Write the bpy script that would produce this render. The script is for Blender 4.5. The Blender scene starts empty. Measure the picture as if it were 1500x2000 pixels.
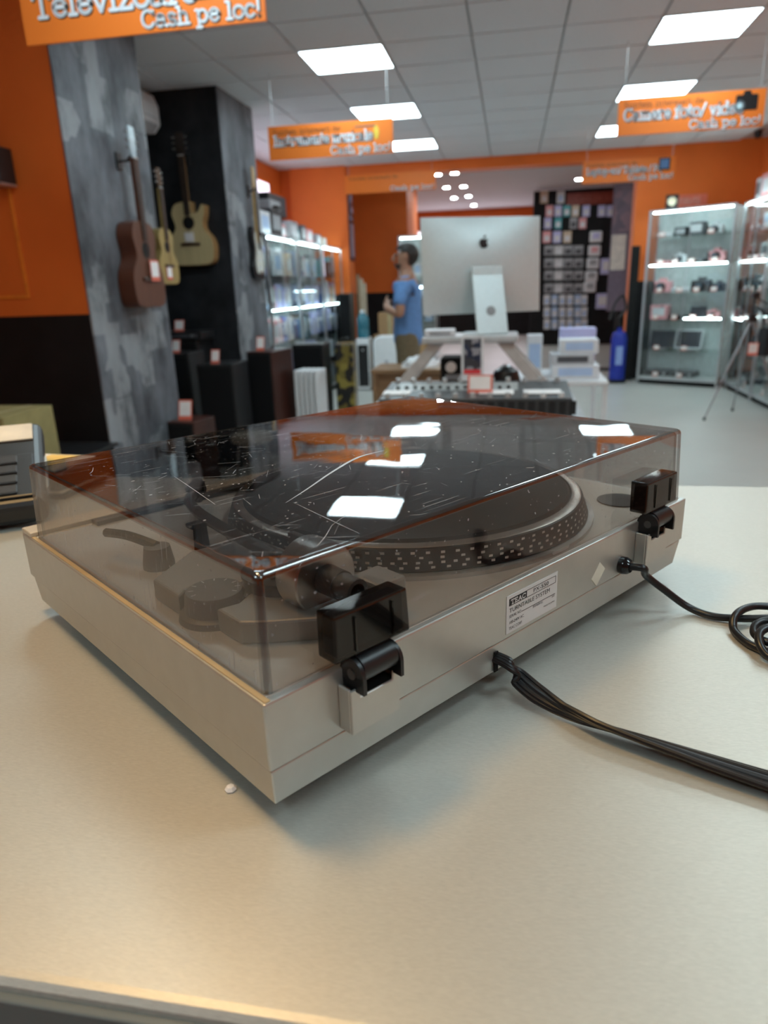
import bpy, math, random
from mathutils import Vector, Matrix
random.seed(7)
S = bpy.context.scene
COL = S.collection
R = math.radians
# ------------------------------------------------------------------ camera
F = 1348.6; H = 1.36
yaw, pit, rol = R(-10.575), R(-17.999), R(-1.951)
W_ = Vector((math.sin(yaw)*math.cos(pit), math.cos(yaw)*math.cos(pit), math.sin(pit)))
ri = Vector((math.cos(yaw), -math.sin(yaw), 0)); up_ = ri.cross(W_)
R_ = math.cos(rol)*ri + math.sin(rol)*up_
U_ = -math.sin(rol)*ri + math.cos(rol)*up_
CAM = Vector((0, 0, H))
cd = bpy.data.cameras.new('camera'); cam = bpy.data.objects.new('camera', cd); COL.objects.link(cam)
cam.matrix_world = Matrix(((R_.x, U_.x, -W_.x, 0), (R_.y, U_.y, -W_.y, 0), (R_.z, U_.z, -W_.z, H), (0, 0, 0, 1)))
cd.sensor_fit = 'HORIZONTAL'; cd.sensor_width = 36; cd.lens = F/1500*36; cd.clip_start = .01; cd.clip_end = 100
cd.dof.use_dof = True; cd.dof.focus_distance = .46; cd.dof.aperture_fstop = 10.5
S.camera = cam
# ------------------------------------------------------------------ world, exposure
wd = bpy.data.worlds.new('world'); S.world = wd; wd.use_nodes = True
wd.node_tree.nodes['Background'].inputs[0].default_value = (.6, .7, .8, 1)
wd.node_tree.nodes['Background'].inputs[1].default_value = .05
S.view_settings.view_transform = 'Standard'; S.view_settings.look = 'None'
S.view_settings.gamma = 1; S.view_settings.use_curve_mapping = False
S.view_settings.exposure = 0.25
PANEL_L = 13.0      # radiance of the ceiling light diffusers
WARM_L = 60.0
try:
    S.cycles.transparent_max_bounces = 24
except Exception: pass

def ray(px, py): return W_*F + R_*(px-750) - U_*(py-1000)
def at_y(px, py, y): d = ray(px, py); return CAM + d*(y/d.y)
def at_z(px, py, z): d = ray(px, py); return CAM + d*((z-H)/d.z)
def at_x(px, py, x): d = ray(px, py); return CAM + d*(x/d.x)

# ------------------------------------------------------------------ materials
MATS = {}
def nodes(name):
    m = bpy.data.materials.new(name); m.use_nodes = True
    nt = m.node_tree; b = nt.nodes['Principled BSDF']
    return m, nt, b
def mat(name, col, rough=.5, metal=0., var=.12, scale=20., bump=0., spec=.5, stretch=None):
    """plain procedural material: base colour broken up by noise, optional fine relief"""
    if name in MATS: return MATS[name]
    m, nt, b = nodes(name); N, L = nt.nodes, nt.links
    tc = N.new('ShaderNodeTexCoord'); nz = N.new('ShaderNodeTexNoise'); nz.inputs['Scale'].default_value = scale
    nz.inputs['Detail'].default_value = 4
    if stretch:
        mp = N.new('ShaderNodeMapping'); mp.inputs['Scale'].default_value = stretch
        L.new(tc.outputs['Object'], mp.inputs[0]); L.new(mp.outputs[0], nz.inputs['Vector'])
    else: L.new(tc.outputs['Object'], nz.inputs['Vector'])
    r = N.new('ShaderNodeValToRGB'); e = r.color_ramp.elements
    e[0].position = .3; e[1].position = .7
    e[0].color = tuple(max(0, c*(1-var)) for c in col[:3])+(1,); e[1].color = tuple(min(1, c*(1+var)) for c in col[:3])+(1,)
    L.new(nz.outputs['Fac'], r.inputs[0]); L.new(r.outputs[0], b.inputs['Base Color'])
    b.inputs['Roughness'].default_value = rough; b.inputs['Metallic'].default_value = metal
    b.inputs['Specular IOR Level'].default_value = spec
    if bump:
        bp = N.new('ShaderNodeBump'); bp.inputs['Strength'].default_value = bump; bp.inputs['Distance'].default_value = .001
        L.new(nz.outputs['Fac'], bp.inputs['Height']); L.new(bp.outputs[0], b.inputs['Normal'])
    MATS[name] = m; return m
def emis(name, col, s):
    if name in MATS: return MATS[name]
    m = bpy.data.materials.new(name); m.use_nodes = True; nt = m.node_tree; nt.nodes.clear()
    o = nt.nodes.new('ShaderNodeOutputMaterial'); e = nt.nodes.new('ShaderNodeEmission')
    e.inputs[0].default_value = tuple(col)+(1,); e.inputs[1].default_value = s
    nt.links.new(e.outputs[0], o.inputs[0]); MATS[name] = m; return m
def clear(name, tint, f0=.04, rough=.02, scratches=False):
    """thin clear or smoked sheet: tinted straight transmission plus a Schlick mirror term"""
    if name in MATS: return MATS[name]
    m = bpy.data.materials.new(name); m.use_nodes = True; nt = m.node_tree; N, L = nt.nodes, nt.links; N.clear()
    o = N.new('ShaderNodeOutputMaterial'); tr = N.new('ShaderNodeBsdfTransparent'); gl = N.new('ShaderNodeBsdfGlossy')
    tr.inputs[0].default_value = tuple(tint)+(1,); gl.inputs['Roughness'].default_value = rough
    lw = N.new('ShaderNodeLayerWeight'); lw.inputs[0].default_value = .5
    p = N.new('ShaderNodeMath'); p.operation = 'POWER'; p.inputs[1].default_value = 5; L.new(lw.outputs['Facing'], p.inputs[0])
    ma = N.new('ShaderNodeMath'); ma.operation = 'MULTIPLY_ADD'; ma.inputs[1].default_value = 1-f0; ma.inputs[2].default_value = f0
    L.new(p.outputs[0], ma.inputs[0])
    mx = N.new('ShaderNodeMixShader'); L.new(ma.outputs[0], mx.inputs[0]); L.new(tr.outputs[0], mx.inputs[1]); L.new(gl.outputs[0], mx.inputs[2])
    out = mx
    if scratches:
        tc = N.new('ShaderNodeTexCoord'); prev = None
        for k, (ang, sc, th) in enumerate(((.35, 30, .735), (1.2, 36, .74), (2.3, 32, .74), (2.9, 40, .745), (.8, 26, .75))):
            mp = N.new('ShaderNodeMapping'); mp.inputs['Rotation'].default_value = (0, 0, ang); mp.inputs['Scale'].default_value = (.35, 22, 1)
            mp.inputs['Location'].default_value = (k*3.1, k*1.7, 0)
            L.new(tc.outputs['Object'], mp.inputs[0])
            nz = N.new('ShaderNodeTexNoise'); nz.inputs['Scale'].default_value = sc; nz.inputs['Detail'].default_value = 1.5
            nz.inputs['Distortion'].default_value = .15
            L.new(mp.outputs[0], nz.inputs['Vector'])
            g = N.new('ShaderNodeMapRange'); g.inputs['From Min'].default_value = th; g.inputs['From Max'].default_value = th+.03
            L.new(nz.outputs['Fac'], g.inputs['Value'])
            if prev is None: prev = g.outputs[0]
            else:
                x = N.new('ShaderNodeMath'); x.operation = 'MAXIMUM'; L.new(prev, x.inputs[0]); L.new(g.outputs[0], x.inputs[1]); prev = x.outputs[0]
        ds = N.new('ShaderNodeMapping'); ds.inputs['Scale'].default_value = (1, 1, 1); L.new(tc.outputs['Object'], ds.inputs[0])
        dn = N.new('ShaderNodeTexNoise'); dn.inputs['Scale'].default_value = 420; dn.inputs['Detail'].default_value = 0; L.new(ds.outputs[0], dn.inputs['Vector'])
        dg = N.new('ShaderNodeMapRange'); dg.inputs['From Min'].default_value = .80; dg.inputs['From Max'].default_value = .86; L.new(dn.outputs['Fac'], dg.inputs['Value'])
        x = N.new('ShaderNodeMath'); x.operation = 'MAXIMUM'; L.new(prev, x.inputs[0]); L.new(dg.outputs[0], x.inputs[1])
        sc_ = N.new('ShaderNodeMath'); sc_.operation = 'MULTIPLY'; sc_.inputs[1].default_value = .35; L.new(x.outputs[0], sc_.inputs[0])
        df = N.new('ShaderNodeBsdfDiffuse'); df.inputs[0].default_value = (.75, .75, .8, 1)
        m2 = N.new('ShaderNodeMixShader'); L.new(sc_.outputs[0], m2.inputs[0]); L.new(mx.outputs[0], m2.inputs[1]); L.new(df.outputs[0], m2.inputs[2])
        out = m2
        # gentle waviness of the old acrylic sheet
        wn = N.new('ShaderNodeTexNoise'); wn.inputs['Scale'].default_value = 9; L.new(tc.outputs['Object'], wn.inputs['Vector'])
        bp = N.new('ShaderNodeBump'); bp.inputs['Strength'].default_value = .04; bp.inputs['Distance'].default_value = .01
        L.new(wn.outputs['Fac'], bp.inputs['Height']); L.new(bp.outputs[0], gl.inputs['Normal'])
    L.new(out.outputs[0], o.inputs[0]); MATS[name] = m; return m
def concrete():
    m, nt, b = nodes('pillar_wallpaper'); N, L = nt.nodes, nt.links
    tc = N.new('ShaderNodeTexCoord')
    n1 = N.new('ShaderNodeTexNoise'); n1.inputs['Scale'].default_value = 5; n1.inputs['Detail'].default_value = 8; n1.inputs['Roughness'].default_value = .65
    mp0 = N.new('ShaderNodeMapping'); mp0.inputs['Scale'].default_value = (1, 1, .45)
    L.new(tc.outputs['Object'], mp0.inputs[0]); L.new(mp0.outputs[0], n1.inputs['Vector'])
    r1 = N.new('ShaderNodeValToRGB'); e = r1.color_ramp.elements; e[0].position = .32; e[0].color = (.036, .038, .044, 1); e[1].position = .70; e[1].color = (.20, .21, .235, 1)
    L.new(n1.outputs['Fac'], r1.inputs[0])
    mp = N.new('ShaderNodeMapping'); mp.inputs['Scale'].default_value = (5, 5, 4.2)
    L.new(tc.outputs['Object'], mp.inputs[0])
    v = N.new('ShaderNodeTexVoronoi'); v.distance = 'CHEBYCHEV'; v.inputs['Scale'].default_value = 1.0; v.inputs['Randomness'].default_value = .8
    L.new(mp.outputs[0], v.inputs['Vector'])
    sp = N.new('ShaderNodeSeparateColor'); L.new(v.outputs['Color'], sp.inputs[0])
    g = N.new('ShaderNodeMapRange'); g.inputs['From Min'].default_value = .68; g.inputs['From Max'].default_value = .70; L.new(sp.outputs[0], g.inputs['Value'])
    g2 = N.new('ShaderNodeMapRange'); g2.inputs['From Min'].default_value = .36; g2.inputs['From Max'].default_value = .52; L.new(n1.outputs['Fac'], g2.inputs['Value'])
    mu = N.new('ShaderNodeMath'); mu.operation = 'MULTIPLY'; L.new(g.outputs[0], mu.inputs[0]); L.new(g2.outputs[0], mu.inputs[1])
    mu2 = N.new('ShaderNodeMath'); mu2.operation = 'MULTIPLY'; mu2.inputs[1].default_value = .45; L.new(mu.outputs[0], mu2.inputs[0])
    mx = N.new('ShaderNodeMix'); mx.data_type = 'RGBA'; L.new(mu2.outputs[0], mx.inputs['Factor']); L.new(r1.outputs[0], mx.inputs['A']); mx.inputs['B'].default_value = (.42, .43, .44, 1)
    L.new(mx.outputs['Result'], b.inputs['Base Color']); b.inputs['Roughness'].default_value = .55
    return m
def brushed(name, col, rough, metal, stretch, var=.1, bump=.12):
    m = mat(name, col, rough, metal, var, 60, bump, .5, stretch); return m
def printmix(name, cols, scale=9., rough=.35):
    """flat colour print: blocks of a few inks"""
    if name in MATS: return MATS[name]
    m, nt, b = nodes(name); N, L = nt.nodes, nt.links
    tc = N.new('ShaderNodeTexCoord'); v = N.new('ShaderNodeTexVoronoi'); v.distance = 'CHEBYCHEV'; v.inputs['Scale'].default_value = scale
    L.new(tc.outputs['Object'], v.inputs['Vector']); sp = N.new('ShaderNodeSeparateColor'); L.new(v.outputs['Color'], sp.inputs[0])
    r = N.new('ShaderNodeValToRGB'); r.color_ramp.interpolation = 'CONSTANT'; e = r.color_ramp.elements
    while len(e) < len(cols): e.new(.5)
    for i, c in enumerate(cols): e[i].position = i/len(cols); e[i].color = tuple(c)+(1,)
    L.new(sp.outputs[0], r.inputs[0]); L.new(r.outputs[0], b.inputs['Base Color']); b.inputs['Roughness'].default_value = rough
    MATS[name] = m; return m

M_orange = mat('orange_paint', (.78, .17, .028), .55, 0, .05, 3, spec=.3)
M_dado = mat('black_paint', (.010, .010, .011), .6, 0, .2, 6, spec=.2)
M_pillar = concrete()
M_shadepil = mat('shaded_wallpaper', (.020, .021, .024), .6, 0, .45, 5, spec=.2)  # pillar wallpaper with the shade of its unlit faces put into the colour
M_ceil = mat('mineral_tile', (.66, .68, .71), .9, 0, .04, 60, .15)
M_grid = mat('ceiling_grid_metal', (.35, .35, .35), .5)
M_floor = mat('vinyl_floor', (.50, .49, .45), .32, 0, .06, 1.2)
M_white = mat('white_paint', (.78, .78, .78), .5, 0, .04)
M_whitepl = mat('white_plastic', (.75, .76, .77), .35, 0, .03)
M_black = mat('black_plastic', (.012, .012, .013), .38, 0, .2, 40)
M_blackm = mat('black_matte', (.010, .010, .010), .7, 0, .3, 40, spec=.25)
M_alu = mat('aluminium', (.62, .63, .65), .32, .85, .05, 30)
M_steel = mat('steel', (.55, .54, .53), .22, 1, .05, 30)
M_wire = mat('wire', (.45, .45, .45), .4, .8)
M_lamp = emis('light_diffuser', (.76, .99, 1.07), PANEL_L)
M_lampw = emis('warm_light_diffuser', (1.0, .64, .27), WARM_L)
M_led = emis('led_strip_light', (.75, .98, 1.0), 22.)
M_glass = clear('shop_glass', (.965, .985, .98), .045, .01)
M_cloth_blue = mat('blue_shirt_cloth', (.13, .27, .55), .85, 0, .12, 30)
M_letter = mat('white_print', (.80, .86, .92), .5, 0, .03)
M_letterd = mat('black_print', (.03, .022, .02), .6, 0, .1)
M_signor = mat('orange_sign_board', (.90, .22, .03), .45, 0, .03, 4, spec=.3)
M_tagw = mat('price_card', (.85, .80, .78), .6, 0, .05)
M_tagr = mat('price_card_red', (.75, .16, .10), .6, 0, .05)

# ------------------------------------------------------------------ mesh helpers
class MB:
    def __init__(s): s.v = []; s.f = []
    def add(s, vs, fs):
        o = len(s.v); s.v += [tuple(p) for p in vs]; s.f += [tuple(i+o for i in f) for f in fs]; return s
    def box(s, x0, x1, y0, y1, z0, z1):
        return s.add([(x0, y0, z0), (x1, y0, z0), (x1, y1, z0), (x0, y1, z0), (x0, y0, z1), (x1, y0, z1), (x1, y1, z1), (x0, y1, z1)],
                     [(0, 3, 2, 1), (4, 5, 6, 7), (0, 1, 5, 4), (1, 2, 6, 5), (2, 3, 7, 6), (3, 0, 4, 7)])
    def frus(s, b, z0, t, z1):
        """frustum from rectangle b=(x0,x1,y0,y1) at z0 to t at z1"""
        q = lambda r, z: [(r[0], r[2], z), (r[1], r[2], z), (r[1], r[3], z), (r[0], r[3], z)]
        return s.add(q(b, z0)+q(t, z1), [(0, 3, 2, 1), (4, 5, 6, 7), (0, 1, 5, 4), (1, 2, 6, 5), (2, 3, 7, 6), (3, 0, 4, 7)])
    def cyl(s, p0, p1, r0, r1=None, n=16):
        r1 = r0 if r1 is None else r1
        p0, p1 = Vector(p0), Vector(p1); d = (p1-p0).normalized()
        a = d.orthogonal().normalized(); b = d.cross(a)
        vs = []
        for p, r in ((p0, r0), (p1, r1)):
            vs += [p+a*r*math.cos(2*math.pi*i/n)+b*r*math.sin(2*math.pi*i/n) for i in range(n)]
        fs = [(i, (i+1) % n, n+(i+1) % n, n+i) for i in range(n)]+[tuple(range(n-1, -1, -1)), tuple(range(n, 2*n))]
        return s.add(vs, fs)
    def tube(s, pts, r, n=8, closed=False):
        pts = [Vector(p) for p in pts]; m = len(pts); rs = r if isinstance(r, (list, tuple)) else [r]*m
        t0 = (pts[1]-pts[0]).normalized(); a = t0.orthogonal().normalized(); vs = []
        for i, p in enumerate(pts):
            t = (pts[min(i+1, m-1)]-pts[max(i-1, 0)]).normalized(); a = (a-t*a.dot(t)).normalized(); b = t.cross(a)
            vs += [p+(a*math.cos(2*math.pi*k/n)+b*math.sin(2*math.pi*k/n))*rs[i] for k in range(n)]
        fs = [(i*n+k, i*n+(k+1) % n, (i+1)*n+(k+1) % n, (i+1)*n+k) for i in range(m-1) for k in range(n)]
        fs += [tuple(range(n-1, -1, -1)), tuple(range((m-1)*n, m*n))]
        return s.add(vs, fs)
    def prism(s, out, a0, a1, fn=lambda x, y, a: (x, y, a)):
        """2D outline extruded along the third coordinate; fn maps (x,y,a) to 3D"""
        n = len(out)
        vs = [fn(x, y, a0) for x, y in out]+[fn(x, y, a1) for x, y in out]
        fs = [(i, (i+1) % n, n+(i+1) % n, n+i) for i in range(n)]+[tuple(range(n-1, -1, -1)), tuple(range(n, 2*n))]
        return s.add(vs, fs)
    def lathe(s, prof, n=32, c=(0, 0, 0), ring=False):
        vs = [(c[0]+r*math.cos(2*math.pi*k/n), c[1]+r*math.sin(2*math.pi*k/n), c[2]+z) for r, z in prof for k in range(n)]
        m = len(prof)
        fs = [(i*n+k, i*n+(k+1) % n, (i+1)*n+(k+1) % n, (i+1)*n+k) for i in range(m-1) for k in range(n)]
        if ring: return s.add(vs, fs+[((m-1)*n+k, (m-1)*n+(k+1) % n, (k+1) % n, k) for k in range(n)])
        if prof[0][0] > 0: fs.append(tuple(range(n-1, -1, -1)))
        if prof[-1][0] > 0: fs.append(tuple(range((m-1)*n, m*n)))
        return s.add(vs, fs)
    def mesh(s, name):
        me = bpy.data.meshes.new(name); me.from_pydata(s.v, [], s.f); me.update()
        import bmesh
        bm = bmesh.new(); bm.from_mesh(me); bmesh.ops.recalc_face_normals(bm, faces=bm.faces); bm.to_mesh(me); bm.free()
        return me
    def build(s, name, m, parent=None, bevel=0, seg=2, smooth=False, loc=None):
        o = bpy.data.objects.new(name, s.mesh(name)); COL.objects.link(o); o.data.materials.append(m)
        if parent is not None: o.parent = parent
        if loc is not None: o.location = loc
        if bevel:
            b = o.modifiers.new('bevel', 'BEVEL'); b.width = bevel; b.segments = seg; b.limit_method = 'ANGLE'; b.angle_limit = R(35); b.harden_normals = False
        if smooth:
            o.data.polygons.foreach_set('use_smooth', [True]*len(o.data.polygons))
            try: o.data.set_sharp_from_angle(angle=R(38))
            except Exception: pass
        return o
def B(*a): return MB().box(*a)
def tag(o, label, cat, group=None):
    o['label'] = label; o['category'] = cat
    if group: o['group'] = group
    return o
def thing(name, label, cat, loc=(0, 0, 0), rz=0, group=None):
    o = bpy.data.objects.new(name, None); COL.objects.link(o); o.location = loc; o.rotation_euler = (0, 0, rz); o.empty_display_size = .05
    return tag(o, label, cat, group)
def struct(name, mb, m, **k):
    o = mb.build(name, m, **k); o['kind'] = 'structure'; return o
def stuff(o): o['kind'] = 'stuff'; return o
def smooth_path(P, k=8):
    P = [Vector(p) for p in P]; out = []
    for i in range(len(P)-1):
        a, b, c, d = P[max(i-1, 0)], P[i], P[i+1], P[min(i+2, len(P)-1)]
        for j in range(k):
            t = j/k
            out.append(.5*((2*b)+(c-a)*t+(2*a-5*b+4*c-d)*t*t+(3*b-a-3*c+d)*t**3))
    out.append(P[-1]); return out
def rrect(x0, x1, y0, y1, r, n=4):
    out = []
    for cx, cy, a in ((x1-r, y1-r, 0), (x0+r, y1-r, 90), (x0+r, y0+r, 180), (x1-r, y0+r, 270)):
        for i in range(n+1):
            t = R(a+90*i/n); out.append((cx+r*math.cos(t), cy+r*math.sin(t)))
    return out
ORD = ['first', 'second', 'third', 'fourth', 'fifth', 'sixth', 'seventh', 'eighth', 'ninth', 'tenth', 'eleventh', 'twelfth']

# ------------------------------------------------------------------ rounded slab lettering (stroke font)
def arc(cx, cy, rx, ry, a0, a1, n=10):
    return [(cx+rx*math.cos(R(a0+(a1-a0)*i/n)), cy+ry*math.sin(R(a0+(a1-a0)*i/n))) for i in range(n+1)]
def srf(x, y, w=.2): return [(x-w, y), (x+w, y)]
G = {
 'e': (.95, [[(.1, .55), (.84, .55)]+arc(.47, .5, .38, .5, 5, 325, 16)]),
 'o': (.98, [arc(.49, .5, .4, .5, 0, 360, 18)]),
 'c': (.9, [arc(.48, .5, .38, .5, 40, 320, 14)]),
 'a': (1.0, [arc(.38, .28, .3, .28, 0, 360, 14), arc(.42, .66, .28, .34, 165, 0, 8)+[(.7, .12), (.95, 0)]]),
 'l': (.56, [[(.05, 1.45), (.28, 1.45), (.28, 0)], srf(.28, 0, .22)]),
 'i': (.56, [[(.06, 1), (.28, 1), (.28, 0)], srf(.28, 0, .22), [(.27, 1.42), (.29, 1.42)]]),
 'v': (.95, [[(.12, 1), (.47, 0), (.82, 1)], srf(.14, 1, .13), srf(.8, 1, .13)]),
 'z': (.9, [[(.12, .85), (.12, 1), (.78, 1), (.1, 0), (.8, 0), (.8, .18)]]),
 'r': (.82, [[(.05, 1), (.26, 1), (.26, 0)], srf(.26, 0, .22), arc(.55, .68, .28, .32, 160, 35, 6)]),
 's': (.82, [arc(.42, .74, .28, .26, 30, 270, 9)+arc(.42, .25, .3, .25, 90, -150, 9)]),
 'h': (1.12, [[(.05, 1.45), (.26, 1.45), (.26, 0)], srf(.26, 0, .2), arc(.55, .62, .29, .38, 170, 0, 8)+[(.84, 0)], srf(.84, 0, .2)]),
 'n': (1.12, [[(.05, 1), (.26, 1), (.26, 0)], srf(.26, 0, .2), arc(.55, .62, .29, .38, 170, 0, 8)+[(.84, 0)], srf(.84, 0, .2)]),
 'm': (1.6, [[(.05, 1), (.26, 1), (.26, 0)], srf(.26, 0, .18), arc(.52, .64, .26, .36, 170, 0, 8)+[(.78, 0)], srf(.78, 0, .18), arc(1.04, .64, .26, .36, 170, 0, 8)+[(1.3, 0)], srf(1.3, 0, .18)]),
 'u': (1.1, [[(.06, 1), (.26, 1), (.26, .38)]+arc(.53, .38, .27, .38, 180, 350, 8), [(.62, 1), (.82, 1), (.82, 0), (1.0, 0)]]),
 'p': (1.1, [[(.05, 1), (.26, 1), (.26, -.45)], srf(.26, -.45, .2), arc(.58, .5, .37, .5, 175, -175, 14)]),
 'd': (1.1, [[(.6, 1.45), (.82, 1.45), (.82, 0), (1.0, 0)], arc(.46, .5, .37, .5, 0, 360, 14)]),
 'b': (1.1, [[(.05, 1.45), (.26, 1.45), (.26, 0)], arc(.58, .5, .36, .5, 175, -175, 14)]),
 't': (.74, [[(.3, 1.35), (.3, .28)]+arc(.52, .26, .22, .26, 180, 320, 6), [(.05, 1), (.62, 1)]]),
 'f': (.74, [arc(.52, 1.15, .24, .3, 30, 180, 6)+[(.28, 0)], srf(.28, 0, .22), [(.05, 1), (.58, 1)]]),
 'T': (1.2, [[(.08, 1.2), (.08, 1.45), (1.08, 1.45), (1.08, 1.2)], [(.58, 1.45), (.58, 0)], srf(.58, 0, .25)]),
 'I': (.7, [[(.33, 1.45), (.33, 0)], srf(.33, 0, .25), srf(.33, 1.45, .25)]),
 'C': (1.25, [arc(.62, .72, .52, .72, 35, 325, 18), [(1.06, 1.4), (1.06, 1.1)]]),
 'L': (1.1, [[(.3, 1.45), (.3, 0), (.98, 0), (.98, .3)], srf(.3, 1.45, .23), [(.08, 0), (.3, 0)]]),
 'S': (1.05, [arc(.5, 1.08, .36, .36, 25, 270, 10)+arc(.5, .36, .38, .36, 90, -155, 10)]),
 'P': (1.15, [[(.3, 1.45), (.3, 0)], srf(.3, 0, .23), [(.08, 1.45), (.65, 1.45)]+arc(.65, 1.07, .38, .38, 90, -90, 8)+[(.3, .69)]]),
 'E': (1.15, [[(.3, 1.45), (.3, 0)], [(.06, 1.45), (.95, 1.45), (.95, 1.2)], [(.06, 0), (.98, 0), (.98, .28)], [(.3, .75), (.75, .75)]]),
 'A': (1.3, [[(.2, 0), (.62, 1.45), (1.06, 0)], [(.36, .5), (.9, .5)], srf(.2, 0, .17), srf(1.06, 0, .17)]),
 '!': (.5, [[(.24, 1.45), (.24, .5)], [(.23, .06), (.25, .06)]]),
 ':': (.45, [[(.2, .1), (.22, .1)], [(.2, .85), (.22, .85)]]),
 '/': (.8, [[(.1, -.1), (.7, 1.5)]]), '-': (.6, [[(.1, .5), (.5, .5)]]), ' ': (.5, []),
}
def text_mesh(mb, txt, x, z, xh, fit=None, wt=.2, off=0., depth=.0006, dx=0, dz=0):
    """lettering in the XZ plane facing -Y, baseline start (x,z); fit = total width"""
    tot = sum(G[c][0] for c in txt); sx = fit/tot if fit else xh
    cx = x
    for c in txt:
        adv, strokes = G[c]
        for st in strokes:
            P = [(cx+p[0]*sx+dx, z+p[1]*xh+dz) for p in st]; r = wt*xh*.5
            for k, (a, b) in enumerate(zip(P, P[1:])):
                d = Vector((b[0]-a[0], b[1]-a[1])); l = d.length or 1e-6; nx, nz = -d.y/l*r, d.x/l*r
                q = [(a[0]+nx, off, a[1]+nz), (a[0]-nx, off, a[1]-nz), (b[0]-nx, off, b[1]-nz), (b[0]+nx, off, b[1]+nz)]
                mb.add(q, [(0, 1, 2, 3)])
                for pp in ((a, b) if k == 0 else (b,)):
                    mb.add([(pp[0]+r*math.cos(t*math.pi/4), off-.00002, pp[1]+r*math.sin(t*math.pi/4)) for t in range(8)], [tuple(range(8))])
        cx += adv*sx
    return mb
def bfont(txt, size, m, parent, name, x, y, z, align='LEFT', fit=None):
    cu = bpy.data.curves.new('t', 'FONT'); cu.body = txt; cu.size = size; cu.align_x = align; cu.resolution_u = 3
    o = bpy.data.objects.new('t', cu); COL.objects.link(o)
    dg = bpy.context.evaluated_depsgraph_get(); me = bpy.data.meshes.new_from_object(o.evaluated_get(dg))
    bpy.data.objects.remove(o); bpy.data.curves.remove(cu)
    ws = [v.co.x for v in me.vertices]; k = fit/(max(ws)-min(ws)) if fit else 1
    for v in me.vertices: v.co = Vector((v.co.x*k, 0, v.co.y))
    me.name = name; me.materials.clear(); me.materials.append(m)
    t = bpy.data.objects.new(name, me); COL.objects.link(t); t.parent = parent; t.location = (x, y, z); t['kind'] = 'stuff'; return t

# ================================================================== THE ROOM
XL, XR, YB, YW, ZC = -5.0, 3.1, -4.0, 10.45, 3.0
ZF, YF = 3.25, 20.0
struct('floor', B(-6, 4.5, YB-.2, YF+.2, -.1, 0), M_floor)
PX, PY = .625, .57; GX0, GY0 = -1.5625, 5.56
lamps = [(c, r) for r in (-12, -9, -6, -3, 0, 3, 6) for c in (0, 4) if (c, r) != (0, -9)]
ceil = struct('ceiling', B(XL, XR, YB, YW, ZC+.012, ZC+.12), M_grid)
tile_me = None
for c in range(-5, 8):
    for r in range(-6, 9):
        if (c, r) in lamps: continue
        x0, y0 = GX0+c*PX, GY0+r*PY
        if x0 < XL-.01 or x0+PX > XR+.1 or y0+PY > YW+.3: continue
        if tile_me is None:
            o = B(-PX/2+.008, PX/2-.008, -PY/2+.008, PY/2-.008, 0, .02).build('ceiling_tile', M_ceil, ceil, bevel=.004, seg=1); tile_me = o.data
        else:
            o = bpy.data.objects.new('ceiling_tile', tile_me); COL.objects.link(o); o.parent = ceil
        o.location = (x0+PX/2, y0+PY/2, ZC-.006)
        if y0+PY > YW: o.scale = (1, (YW-y0-.002)/PY, 1); o.location.y = (y0+YW)/2
nearc = B(XL, XR, YB, GY0-6*PY, ZC, ZC+.011).build('ceiling_sheet', M_ceil, ceil)
for c, r in lamps:
    x0, y0 = GX0+c*PX, GY0+r*PY
    side = 'left' if c == 0 else 'right'
    row = {6: 'farthest', 3: 'third nearest in view', 0: 'second nearest in view', -3: 'nearest, over the hanging signs', -6: 'just before the counter', -9: 'over the counter', -12: 'behind the counter'}[r]
    lt = thing('ceiling_light', f'square flush ceiling light in the {side} row, {row}', 'ceiling light', (x0+PX/2, y0+PY/2, ZC-.012), 0, 'square ceiling lights')
    f = MB(); w, d = .30, .275
    f.box(-w-.008, w+.008, -d-.008, -d, 0, .03).box(-w-.008, w+.008, d, d+.008, 0, .03).box(-w-.008, -w, -d, d, 0, .03).box(w, w+.008, -d, d, 0, .03)
    f.build('frame', M_white, lt)
    B(-w, w, -d, d, .004, .012).build('diffuser', M_lamp, lt)
wl_ = thing('counter_lamp', 'round warm white ceiling lamp above the counter', 'ceiling light', (-.72, .66, ZC-.006), 0)
MB().lathe([(.20, 0), (.20, -.04), (.185, -.05), (.175, -.045), (.175, 0)], 32, ring=True).build('rim', M_alu, wl_, smooth=True)
MB().lathe([(.175, -.040), (.12, -.052), (0, -.058)], 32).build('diffuser', M_lampw, wl_, smooth=True)
# left wall block facing the camera, pillars, recess
YO = 3.9
w = struct('wall_left', B(XL, -2.46, YO, YO+.12, 0, ZC), M_orange)
d = B(XL, -2.46, YO-.012, YO, 0, 1.265).build('dado', M_dado, w)
struct('wall_far_left', B(XL-.12, XL, YB, YO+.12, 0, ZC), M_orange)
p1 = struct('pillar_1', B(-2.9, -2.46, YO+.12, 4.86, 0, ZC), M_shadepil)
B(-2.46, -2.45, YO-.013, 4.86, 0, ZC).build('side_panel', M_pillar, p1)
struct('wall_recess', B(-3.30, -3.18, 4.0, 6.2, 0, ZC), M_shadepil)
struct('wall_shop_left', B(-3.42, -3.3, 6.2, YW, 0, ZC), M_orange)
p2 = struct('pillar_2', B(-3.3, -2.455, 6.195, 7.02, 0, ZC), M_shadepil)
B(-2.455, -2.445, 6.19, 7.02, 0, ZC).build('side_panel', M_pillar, p2)
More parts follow.
